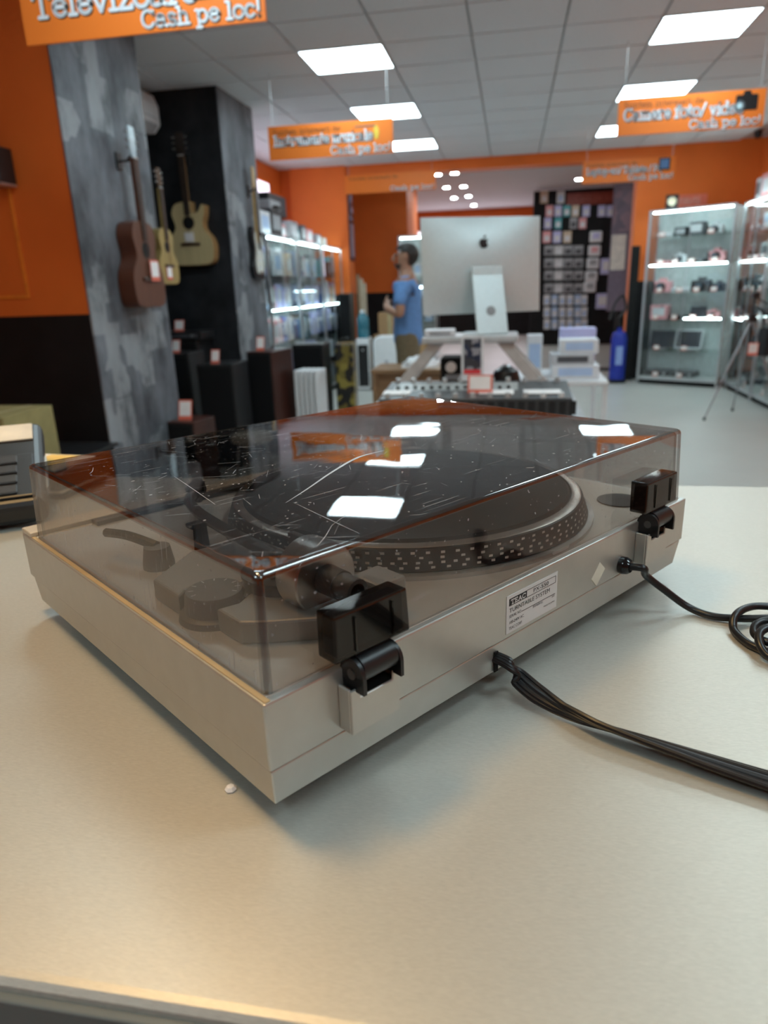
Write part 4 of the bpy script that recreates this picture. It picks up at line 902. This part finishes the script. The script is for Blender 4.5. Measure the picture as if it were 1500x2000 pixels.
# blue cylinder, black board by the opening
bc = thing('gas_cylinder', 'tall deep blue cylinder standing by the black wall edge', 'cylinder', (1.46, 10.10, 0), 0)
MB().lathe([(.085, .04), (.105, .05), (.105, .60), (.085, .67), (.03, .70), (.03, .74), (0, .74)], 28).build('bottle', mat('deep_blue', (.015, .035, .32), .3), bc, smooth=True)
MB().lathe([(.13, 0), (.13, .03), (.09, .045), (0, .045)], 24).build('base', M_black, bc); B(-.045, .045, -.107, -.104, .25, .50).build('sticker', mat('pale_blue_print', (.25, .35, .65), .4), bc)
MB().tube(smooth_path([(0, 0, .74), (-.02, 0, .86), (.06, .02, .98), (.02, .04, 1.15), (-.08, .03, 1.05), (-.14, 0, .85)], 5), .018, 8).build('hose', M_black, bc)
bb = thing('black_board', 'narrow tall black board standing at the right edge of the opening', 'board', (1.63, 10.36, 0), 0)
B(-.05, .055, -.03, .03, 0, 1.78).build('panel', M_blackm, bb, bevel=.004); B(-.07, .075, -.05, .05, 0, .02).build('foot', M_black, bb)
fs_ = thing('poster_stand', 'purple and cream poster stand in the right side of the opening', 'poster', (1.60, 11.6, 0), R(-14))
B(-.15, .15, -.012, .012, .9, 2.7).build('panel', mat('poster_mauve', (.16, .12, .16), .4), fs_); B(-.13, .08, -.016, -.012, 1.5, 2.0).build('cream_block', mat('poster_cream', (.72, .66, .58), .5), fs_); B(-.13, .13, -.015, -.012, 2.05, 2.6).build('mauve_block', printmix('poster_print', [(.18, .13, .18), (.25, .16, .2), (.14, .11, .15)], 9), fs_)
B(-.015, .015, -.01, .01, 0, .9).build('pole', M_black, fs_); B(-.2, .2, -.15, .15, 0, .02).build('base', M_black, fs_)
# black display wall with packs
rsd = thing('shop_sign', 'dark red sign across the top of the black display wall', 'sign', (1.72, 16.38, 2.885), 0)
B(-.62, .56, -.02, .02, 0, .24).build('board', mat('dark_red_board', (.22, .030, .015), .5), rsd); text_mesh(MB(), 'Cash pe loc!', -.45, .08, .07, fit=.85, wt=.2, off=-.021).build('lettering', mat('dull_red_letter', (.35, .08, .05), .5), rsd)
cols_ = ['lavender', 'pink', 'white', 'teal', 'grey', 'pale blue', 'white', 'beige']
rg = random.Random(9)
def packs(rowname, py0, xs, w_, h_, cs, k0=0):
    for j, px in enumerate(xs):
        p = at_y(px, py0, 16.37); colr = cs[j % len(cs)]
        t = thing('accessory_pack', f'{colr} pack {ORD[j]} from left in the {rowname} row of the black display wall', 'pack', (p.x, 16.4, p.z-h_/2), 0, 'packs on the black display wall')
        B(-w_/2, w_/2, -.05, -.004, 0, h_).build('card', cm(colr), t, bevel=.004, seg=1)
        B(-w_*.32, w_*.32, -.056, -.05, h_*.15, h_*.62).build('blister', cm({'white': 'pale blue', 'grey': 'dark grey'}.get(colr, 'white')), t, bevel=.004, seg=1)
        MB().cyl((0, -.004, h_*.9), (0, 0, h_*.9), .006, .006, 6).build('peg', M_steel, t)
packs('topmost', 385, [1063, 1095], .16, .24, ['beige', 'white'])
packs('second', 412, [1073, 1090, 1107, 1124, 1145, 1175, 1192], .15, .22, ['pink', 'lavender', 'teal', 'beige', 'lavender', 'lavender', 'lavender'])
packs('third', 436, [1070, 1090, 1120, 1138], .15, .22, ['lavender', 'teal', 'grey', 'pink'])
packs('fourth', 463, [1068, 1088, 1108], .17, .24, ['pink', 'lavender', 'beige'])
for k, (py, nm) in enumerate(((489, 'fifth'), (514, 'sixth'), (538, 'seventh'), (563, 'eighth'))):
    packs(nm, py, [1072, 1091, 1110, 1130], .19, .20, ['grey', 'silver', 'grey', 'grey'])
for k, (py, nm) in enumerate(((586, 'ninth'), (610, 'tenth'), (633, 'eleventh'))):
    packs(nm, py, [1068, 1083, 1098, 1113, 1128, 1141], .13, .22, ['white', 'pale blue', 'white'])
for nm, px, py in (('upper', 1187, 520), ('lower', 1178, 588)):
    p = at_y(px, py, 16.37); q = boxed('lavender', .30, .06, .32, f'{nm} pale lavender box at the right side of the black wall', 'lavender boxes on the black wall'); q.location = (p.x, 16.367, p.z-.16)
for k, py in enumerate((460, 487, 512, 537, 558)):
    p = at_y(1164-k*3, py, 16.37)
    t = thing('accessory_box', f'white rounded box {ORD[k]} from top in the single column of the black wall', 'box', (p.x, 16.4, p.z-.14), 0, 'column of white boxes on the black wall')
    B(-.13, .13, -.07, 0, 0, .225).build('carton', cm('white'), t, bevel=.03, seg=2); B(-.07, .07, -.074, -.07, .08, .19).build('print', cm(['lavender', 'pink', 'grey', 'grey', 'grey'][k]), t)
# ================================================================== display table in the middle
dt = thing('display_table', 'white framed display table carrying the audio console and computer stand', 'table', (0, 0, 0), 0)
TX0, TX1, TY0, TY1, TZ = -.70, .34, 3.12, 4.45, .78
B(TX0, TX1, TY0, TY1, TZ-.03, TZ).build('top', mat('table_grey', (.50, .51, .52), .3), dt, bevel=.004)
for x in (TX0, TX1-.04):
    for y in (TY0, TY1-.04): B(x, x+.04, y, y+.04, 0, TZ-.03).build('leg', M_whitepl, dt)
B(TX0+.04, TX1-.04, TY0+.05, TY1-.05, .28, .30).build('lower_shelf', M_whitepl, dt)
con = thing('audio_console', 'long dark audio console with rows of round knobs at the table front', 'audio console', (-.16, 3.36, TZ), 0)
MB().prism([(-.19, 0), (.19, 0), (.19, .115), (-.19, .085)], -.44, .44, lambda y, z, x: (x, y, z)).build('body', mat('console_dark', (.05, .052, .055), .4), con, bevel=.004)
sl = lambda y: .085+(y+.19)/.38*.03
MB().add([(-.40, -.02, sl(-.02)+.0012), (.20, -.02, sl(-.02)+.0012), (.20, .15, sl(.15)+.0012), (-.40, .15, sl(.15)+.0012)], [(0, 1, 2, 3)]).build('panel', mat('console_panel', (.33, .34, .33), .4), con)
for k in range(20):
    B(-.43+k*.045, -.40+k*.045, -.196, -.19, .012, .075).build('rib', M_black, con)
for k in range(11):
    MB().cyl((-.40+k*.079, -.165, sl(-.165)), (-.40+k*.079, -.168, sl(-.165)+.022), .013, .011, 14).build('knob', M_whitepl if k > 8 else mat('knob_pale', (.45, .45, .45), .3), con)
    MB().cyl((-.40+k*.079, .165, sl(.165)), (-.40+k*.079, .162, sl(.165)+.022), .013, .011, 14).build('knob', mat('knob_pale', (.45, .45, .45)), con)
for k in range(14):
    B(-.385+k*.041, -.370+k*.041, .0+.01*(k % 3), .02+.01*(k % 3), sl(.02)+.001, sl(.02)+.014).build('fader', M_black, con)
for x, w_, lb in ((-.37, .13, 'white paper strip at the left end of the audio console'), (.10, .16, 'white paper strip right of the price card on the audio console'), (.31, .17, 'white paper at the right end of the audio console')):
    tag(tilt(B(-w_/2, w_/2, -.04, .04, 0, .003), math.atan2(.03, .38), (0, 0, 0)).build('paper_strip', M_tagw, loc=(-.16+x, 3.36-.075, TZ+sl(-.075)+.003)), lb, 'paper', 'papers on the console')
price_tag((-.135, 3.27, TZ+sl(-.09)+.003), 0, 'orange bordered price card in the middle of the audio console', .115, .085, -.25)
# acrylic card holder
ah = thing('card_holder', 'clear card holder with dark picture and red band before the computer stand', 'card holder', (-.185, 3.53, TZ+.126), 0)
B(-.055, .055, -.004, .004, 0, .215).build('frame', mat('holder_clear', (.70, .72, .74), .2), ah, bevel=.003)
B(-.042, .042, -.0055, -.004, .05, .20).build('picture', printmix('holder_print', [(.03, .04, .08), (.05, .05, .06), (.3, .3, .33), (.02, .03, .06)], 30), ah)
B(-.042, .042, -.0056, -.004, .028, .05).build('red_band', mat('band_red', (.70, .05, .06), .4), ah)
B(-.055, .055, -.03, .03, -.004, .0).build('foot', mat('holder_clear', (.7, .7, .7)), ah)
# trestle stand
ts = thing('computer_stand', 'grey trestle stand with slanted legs under the desktop computer', 'stand', (-.21, 3.86, 0), 0)
B(-.25, .25, -.17, .17, 1.07, 1.105).build('shelf', mat('stand_grey', (.48, .48, .48), .4), ts, bevel=.01, seg=3)
lgm = mat('stand_leg', (.52, .48, .45), .45)
for sx in (-1, 1):
    for y in (-.14, .10):
        MB().prism([(sx*.14, 1.07), (sx*.21, 1.07), (sx*.47, TZ), (sx*.38, TZ)], y, y+.045, lambda x, z, a: (x, a, z)).build('leg', lgm, ts, bevel=.003)
bxk = thing('black_speaker_ball', 'round black speaker under the computer stand', 'speaker', (-.02, 3.90, TZ), 0)
MB().lathe([(0, 0), (.04, .0), (.075, .04), (.08, .075), (.065, .125), (.03, .148), (0, .15)], 24).build('shell', M_black, bxk, smooth=True); MB().lathe([(.03, .15), (.02, .158), (0, .16)], 16).build('cap', M_alu, bxk)
bxk = thing('equipment_case', 'dark equipment case under the left half of the computer stand', 'case', (-.30, 3.98, TZ), 0)
B(-.08, .08, -.1, .1, 0, .2).build('shell', M_blackm, bxk, bevel=.01); B(-.05, .05, -.108, -.1, .08, .11).build('handle', M_alu, bxk); MB().cyl((-.02, -.1, .15), (-.02, -.107, .15), .03, .03, 18).build('badge', M_tagw, bxk)
# desktop computer seen from behind
IMW, IMH = .665, .49
im = thing('desktop_computer', 'aluminium all-in-one desktop computer seen from the back on a stand', 'computer', (-.145, 3.93, 1.105), R(22))
M_imac = mat('bead_blast_aluminium', (.60, .68, .69), .42, .35, .03, 60)
mb = MB(); nx, nz = 24, 18
vs = []
for j in range(nz+1):
    for i in range(nx+1):
        u, v = 2*i/nx-1, 2*j/nz-1
        vs.append((u*IMW/2, -(.004+.040*(1-abs(u)**2.4)*(1-abs(v)**2.4)), (v+1)/2*IMH))
fs = [(j*(nx+1)+i, j*(nx+1)+i+1, (j+1)*(nx+1)+i+1, (j+1)*(nx+1)+i) for j in range(nz) for i in range(nx)]
m0 = len(vs)
rim_i = [i for i in range(nx+1)]+[j*(nx+1)+nx for j in range(1, nz+1)]+[nz*(nx+1)+i for i in range(nx-1, -1, -1)]+[j*(nx+1) for j in range(nz-1, 0, -1)]
vs += [(vs[i][0], .004, vs[i][2]) for i in rim_i]
k_ = len(rim_i)
fs += [(rim_i[a], rim_i[(a+1) % k_], m0+(a+1) % k_, m0+a) for a in range(k_)]+[tuple(range(m0, m0+k_))]
mb.add(vs, fs)
ZP = .105
scr = mb.build('back_shell', M_imac, im, smooth=True, loc=(0, .03, ZP)); scr.rotation_euler = (R(-4), 0, 0)
def onshell(o_mb): return o_mb
# fruit emblem: rounded body with a bite, and a leaf
body = [(0, .60), (-.28, .72), (-.58, .68), (-.86, .42), (-.92, .02), (-.80, -.42), (-.55, -.82), (-.28, -.95), (0, -.86), (.28, -.95), (.55, -.82), (.82, -.42), (.63, -.18), (.53, .06), (.60, .32), (.80, .50), (.58, .68), (.28, .72)]
body = [(x*.028, z*.028) for x, z in body]
MB().prism([(x, z+.355) for x, z in body], -.0445, -.0425, XZ).build('emblem', M_black, scr)
MB().prism([(.004+x*math.cos(R(45))-z*math.sin(R(45)), .3865+x*math.sin(R(45))+z*math.cos(R(45))) for x, z in arc(0, 0, .010, .0045, 0, 360, 12)], -.0445, -.0425, XZ).build('emblem_leaf', M_black, scr)
nk = MB().prism([(-.145, .006), (-.14, 0), (.09, 0), (.09, .006), (-.128, .008), (-.035, .300), (-.028, .345), (-.040, .345), (-.048, .300)], -.085, .085, lambda y, z, x: (x, y, z)).build('stand', M_imac, im, bevel=.002)
q = MB().cyl((0, -.1085, .120), (0, -.1025, .118), .026, .026, 22); q.build('cable_hole', mat('hole_grey', (.28, .29, .30), .5), im)
kbx = thing('white_keyboard_box', 'white flat box on the left end of the computer stand', 'box', (-.365, 3.80, 1.105), R(4)); B(-.085, .075, -.08, .05, 0, .035).build('carton', cm('white'), kbx, bevel=.006); B(-.06, .05, -.0815, -.08, .008, .026).build('print', cm('grey'), kbx)
# white side table with stacked boxes
wt_ = thing('side_table', 'white side table to the right of the desktop computer', 'table', (.36, 4.95, 0), 0)
B(-.30, .26, -.35, .35, .72, .75).build('top', M_whitepl, wt_, bevel=.004)
for x in (-.28, .23):
    for y in (-.33, .30): B(x, x+.03, y, y+.03, 0, .72).build('leg', M_whitepl, wt_)
B(-.28, .24, -.33, .33, .35, .37).build('shelf', M_whitepl, wt_)
for j, (x, y, z, w_, d_, h_, cc, lb) in enumerate(((.06, -.12, .75, .30, .26, .09, 'white', 'bottom white carton of the stack on the side table'), (.04, -.12, .84, .27, .24, .07, 'silver', 'grey carton in the middle of the side table stack'), (.08, -.12, .91, .24, .2, .09, 'white', 'top white carton of the side table stack'), (-.20, -.10, .75, .10, .12, .28, 'white', 'upright narrow white box on the side table'), (.10, .20, .75, .24, .16, .30, 'lavender', 'pale lavender box at the back of the side table'))):
    t = boxed(cc, w_, d_, h_, lb, 'boxes on the side table'); t.location = (.36+x, 4.95+y, z)

# ================================================================== clutter behind the person
tower('black speaker at the end of the left cabinets', -2.28, 9.9, .16, .3, 1.30, drivers=2)
pl_ = thing('leaning_boards', 'cardboard boards leaning upright against the orange column', 'boards', (-2.10, 10.25, 0), R(8))
for k in range(3):
    o = tilt(B(-.10+k*.045, -.06+k*.045, -.01, .15, 0, 1.55-.06*k), R(0), (0, 0, 0)).build('board', mat('board_tan' if k else 'board_brown', (.45, .36, .26) if k else (.22, .13, .07), .7), pl_)
pc = thing('computer_tower', 'white and black computer tower on the floor near the orange column', 'computer', (-2.02, 9.75, 0), R(5))
B(-.09, .09, -.2, .2, .01, .70).build('case', M_whitepl, pc, bevel=.01); B(-.07, .07, -.206, -.2, .05, .62).build('front_panel', M_black, pc, bevel=.004); B(-.085, .085, -.19, .19, 0, .01).build('feet', M_rub, pc); MB().cyl((0, -.206, .55), (0, -.21, .55), .015, .015, 12).build('button', M_alu, pc)
wj = thing('water_jug', 'teal water jug standing on the computer tower', 'jug', (-2.02, 9.72, .70), 0)
MB().lathe([(.075, 0), (.085, .01), (.085, .10), (.078, .12), (.085, .14), (.085, .26), (.05, .32), (.03, .34)], 24).build('bottle', mat('teal_plastic', (.03, .15, .20), .25), wj, smooth=True); MB().lathe([(.034, .34), (.034, .375), (0, .375)], 16).build('cap', M_whitepl, wj)
dh = thing('air_purifier', 'white rounded appliance standing on the floor beside the cartons', 'appliance', (-1.66, 9.55, 0), 0)
MB().prism(rrect(-.18, .18, .02, .74, .10, 6), -.12, .12, XZ).build('casing', M_whitepl, dh, bevel=.03, seg=3); B(-.02, .03, -.123, -.12, .30, .42).build('panel', mat('soft_grey', (.42, .42, .45), .4), dh); B(-.15, .15, -.1, .1, 0, .02).build('base', M_black, dh)
for j, (x, y, z, w_, h_, lb) in enumerate(((-1.72, 10.15, 0, .42, .40, 'lowest brown carton of the pile behind the white appliance'), (-1.74, 10.15, .40, .38, .32, 'second brown carton of the pile behind the white appliance'), (-1.70, 10.15, .72, .32, .30, 'topmost brown carton of the pile behind the white appliance'), (-1.32, 10.2, 0, .30, .62, 'tall brown carton to the right of the carton pile'))):
    t = thing('moving_carton', lb, 'box', (x, y, z), R(3*j-4), 'brown cartons'); B(-w_/2, w_/2, -.15, .15, 0, h_).build('carton', mat('carton_brown', (.38, .23, .11), .8, 0, .1), t); B(-.025, .025, -.151, .151, -.0+.001, h_+.001).build('tape', mat('tape_tan', (.4, .33, .18)), t)
wd = thing('wooden_desk', 'small wooden desk in front of the standing person', 'desk', (-.82, 5.75, 0), 0)
dm_ = mat('desk_wood', (.26, .15, .075), .45, 0, .2, 8, stretch=(.3, 4, 4))
B(-.28, .34, -.24, .24, .70, .735).build('top', dm_, wd, bevel=.003); B(-.26, .32, -.20, -.185, .42, .70).build('modesty_panel', dm_, wd)
for x in (-.27, .29):
    for y in (-.23, .19): B(x, x+.04, y, y+.04, 0, .70).build('leg', dm_, wd)
wbg = thing('plastic_bag', 'crumpled white plastic bag lying on the wooden desk', 'bag', (-.72, 5.72, .735), R(20))
mb = MB(); n1, n2 = 16, 8; rg = random.Random(4); vs = []
for j in range(n2+1):
    for i in range(n1):
        a, b_ = 2*math.pi*i/n1, math.pi*.5*j/n2; k = 1+rg.uniform(-.16, .16)
        vs.append((.15*math.cos(a)*math.cos(b_)*k, .10*math.sin(a)*math.cos(b_)*k, max(0, .085*math.sin(b_)*(1+rg.uniform(-.15, .15)))))
mb.add(vs, [(j*n1+i, j*n1+(i+1) % n1, (j+1)*n1+(i+1) % n1, (j+1)*n1+i) for j in range(n2) for i in range(n1)]); mb.build('film', mat('bag_white', (.78, .79, .80), .35), wbg, smooth=True)
MB().tube(smooth_path([(.10, 0, .05), (.17, .02, .10), (.19, .05, .06), (.14, .06, .02)], 4), .006, 6).build('handle', mat('bag_white', (.8, .8, .8)), wbg)
fc = cabinet('c', 'lit glass cabinet in the far room behind the standing person', (-1.78, 11.5, 0), 0, .60, .38, 2.12, SH_L, [(2.10, .04, .42), (1.36, .04, .42)], doors=1)
for k, z in enumerate(SH_L[2:]):
    for j in range(3):
        t = boxed(['white', 'grey', 'pale blue'][(j+k) % 3], .12, .14, .20, f'box {ORD[j]} from left, {ORD[k+2]} shelf up in the far lit cabinet', 'boxes in the far lit cabinet'); place(t, fc, .12+j*.17, .2, z)
gpz = thing('glossy_poster', 'glossy dark poster on the end of the orange wall by the opening', 'poster', (-2.33, 10.60, 1.75), R(90))
B(-.13, .13, -.02, 0, 0, 1.0).build('panel', mat('poster_gloss', (.05, .05, .08), .1), gpz); B(-.11, .11, -.022, -.02, .55, .92).build('picture', printmix('poster_glints', [(.08, .08, .12), (.5, .55, .75), (.06, .05, .08), (.25, .25, .4)], 14, .15), gpz); B(-.11, .11, -.022, -.02, .05, .5).build('text_block', mat('poster_lilac', (.35, .28, .36), .3), gpz)  # upper panel: bright highlights of the gloss painted in as colour blocks

# ================================================================== the person
pe = thing('person', 'person in a blue polo shirt and khaki trousers standing with folded arms', 'person', (-.93, 6.5, 0), R(180))
def skin(name, V, E, m, parent, sub=2):
    me = bpy.data.meshes.new(name); me.from_pydata([v[0] for v in V], E, []); o = bpy.data.objects.new(name, me); COL.objects.link(o); o.parent = parent
    me.materials.append(m)
    sk = o.modifiers.new('skin', 'SKIN'); sk.use_smooth_shade = True
    lay = me.skin_vertices[0].data if len(me.skin_vertices) else None
    if lay is None:
        bpy.context.view_layer.objects.active = o
    for i, v in enumerate(V):
        r = v[1]; d_ = me.skin_vertices[0].data[i]; d_.radius = r if isinstance(r, tuple) else (r, r); d_.use_root = (i == 0)
    sb = o.modifiers.new('sub', 'SUBSURF'); sb.levels = sub; sb.render_levels = sub
    return o
M_skin = mat('skin', (.42, .22, .14), .55, 0, .06); M_hair = mat('hair', (.018, .013, .010), .6); M_kh = mat('khaki_cloth', (.17, .13, .075), .85, 0, .1, 30)
V = [((0, 0, .93), (.11, .13)), ((0, 0, 1.10), (.12, .15)), ((0, 0, 1.28), (.13, .17)), ((-.01, 0, 1.42), (.08, .10)), ((.0, 0, 1.48), .058), ((.02, 0, 1.535), (.075, .065)), ((.015, 0, 1.61), (.098, .078)), ((.0, 0, 1.675), (.065, .055))]
E_ = [(0, 1), (1, 2), (2, 3), (3, 4), (4, 5), (5, 6), (6, 7)]
for s_ in (-1, 1):
    b0 = len(V); V += [((0, s_*.09, .86), .07), ((.02, s_*.10, .50), .05), ((-.01, s_*.10, .10), .038), ((.12, s_*.115, .045), .036)]; E_ += [(0, b0), (b0, b0+1), (b0+1, b0+2), (b0+2, b0+3)]
    b0 = len(V); lift = .03 if s_ > 0 else 0
    V += [((0, s_*.17, 1.385), .062), ((.035, s_*.235, 1.25), .048), ((.03, s_*.25, 1.12), .042), ((.165, s_*.13, 1.15+lift), .034), ((.195, .01*s_, 1.18+lift), .028), ((.185, -s_*.05, 1.19+lift), (.018, .032))]
    E_ += [(3, b0)]+[(b0+i, b0+i+1) for i in range(5)]
    for q in range(4):
        f0 = len(V); dz = (.028-.018*q); ln = (.055, .066, .062, .048)[q]
        V += [((.178, -s_*(.05+ln*.55), 1.19+lift+dz), .0085), ((.158, -s_*(.05+ln), 1.187+lift+dz), .0075)]; E_ += [(b0+5, f0), (f0, f0+1)]
    f0 = len(V); V += [((.20, -s_*.035, 1.235+lift), .0095), ((.192, -s_*.06, 1.258+lift), .0085)]; E_ += [(b0+4, f0), (f0, f0+1)]
body_o = skin('body', V, E_, M_skin, pe)
Vs = [((0, 0, .80), (.155, .18)), ((0, 0, .96), (.15, .172)), ((0, 0, 1.10), (.135, .165)), ((0, 0, 1.28), (.145, .185)), ((-.01, 0, 1.41), (.092, .115)), ((-.005, 0, 1.455), (.066, .068))]; Es = [(0, 1), (1, 2), (2, 3), (3, 4), (4, 5)]
for s_ in (-1, 1):
    b0 = len(Vs); Vs += [((0, s_*.17, 1.385), .073), ((.035, s_*.235, 1.25), .062), ((.046, s_*.243, 1.195), .060)]; Es += [(4, b0), (b0, b0+1), (b0+1, b0+2)]
skin('shirt', Vs, Es, M_cloth_blue, pe)
Vt = [((0, 0, 1.02), (.13, .155)), ((0, 0, .88), (.145, .172))]; Et = [(0, 1)]
for s_ in (-1, 1):
    b0 = len(Vt); Vt += [((0, s_*.09, .82), .105), ((.02, s_*.10, .50), .09), ((-.01, s_*.10, .09), .075)]; Et += [(1, b0), (b0, b0+1), (b0+1, b0+2)]
skin('trousers', Vt, Et, M_kh, pe)
for s_ in (-1, 1):
    MB().prism(rrect(-.09, .18, s_*.11-.048, s_*.11+.048, .045, 4), 0, .075).build('shoe', M_black, pe, bevel=.02, seg=2)
def ell(c, r, n=14, m=9, keep=None):
    mb = MB(); vs = [(c[0]+r[0]*math.sin(math.pi*j/m)*math.cos(2*math.pi*i/n), c[1]+r[1]*math.sin(math.pi*j/m)*math.sin(2*math.pi*i/n), c[2]+r[2]*math.cos(math.pi*j/m)) for j in range(m+1) for i in range(n)]
    fs = [(j*n+i, (j+1)*n+i, (j+1)*n+(i+1) % n, j*n+(i+1) % n) for j in range(m) for i in range(n)]
    if keep: fs = [f for f in fs if keep(sum((Vector(vs[i]) for i in f), Vector())/4)]
    return mb.add(vs, fs)
ell((0, 0, 1.63), (.112, .094, .105), 20, 14, lambda p: p.z > 1.655+.35*p.x or p.x < -.03).build('hair', M_hair, pe, smooth=True)
ell((.030, 0, 1.553), (.080, .070, .058), 18, 12, lambda p: p.z < 1.56 and p.x > .0).build('beard', mat('beard_brown', (.10, .055, .036), .7), pe, smooth=True)
MB().tube([(.095, 0, 1.645), (.115, 0, 1.612), (.127, 0, 1.597), (.10, 0, 1.588)], [.010, .013, .017, .012], 8).build('nose', M_skin, pe, smooth=True)
for s_ in (-1, 1):
    ell((.092, s_*.034, 1.635), (.008, .010, .006)).build('eye', mat('eye_dark', (.10, .08, .07), .2), pe, smooth=True)
    ell((.0, s_*.082, 1.615), (.022, .010, .032)).build('ear', M_skin, pe, smooth=True)
ell((.103, 0, 1.560), (.012, .026, .007)).build('mouth', mat('lip', (.35, .12, .09), .5), pe, smooth=True)

# printed lettering is flat print: one joined piece per line of text
for o in bpy.data.objects:
    if o.name.split('.')[0] in ('lettering', 'letter_shadow', 'logo_lettering'): o['kind'] = 'stuff'
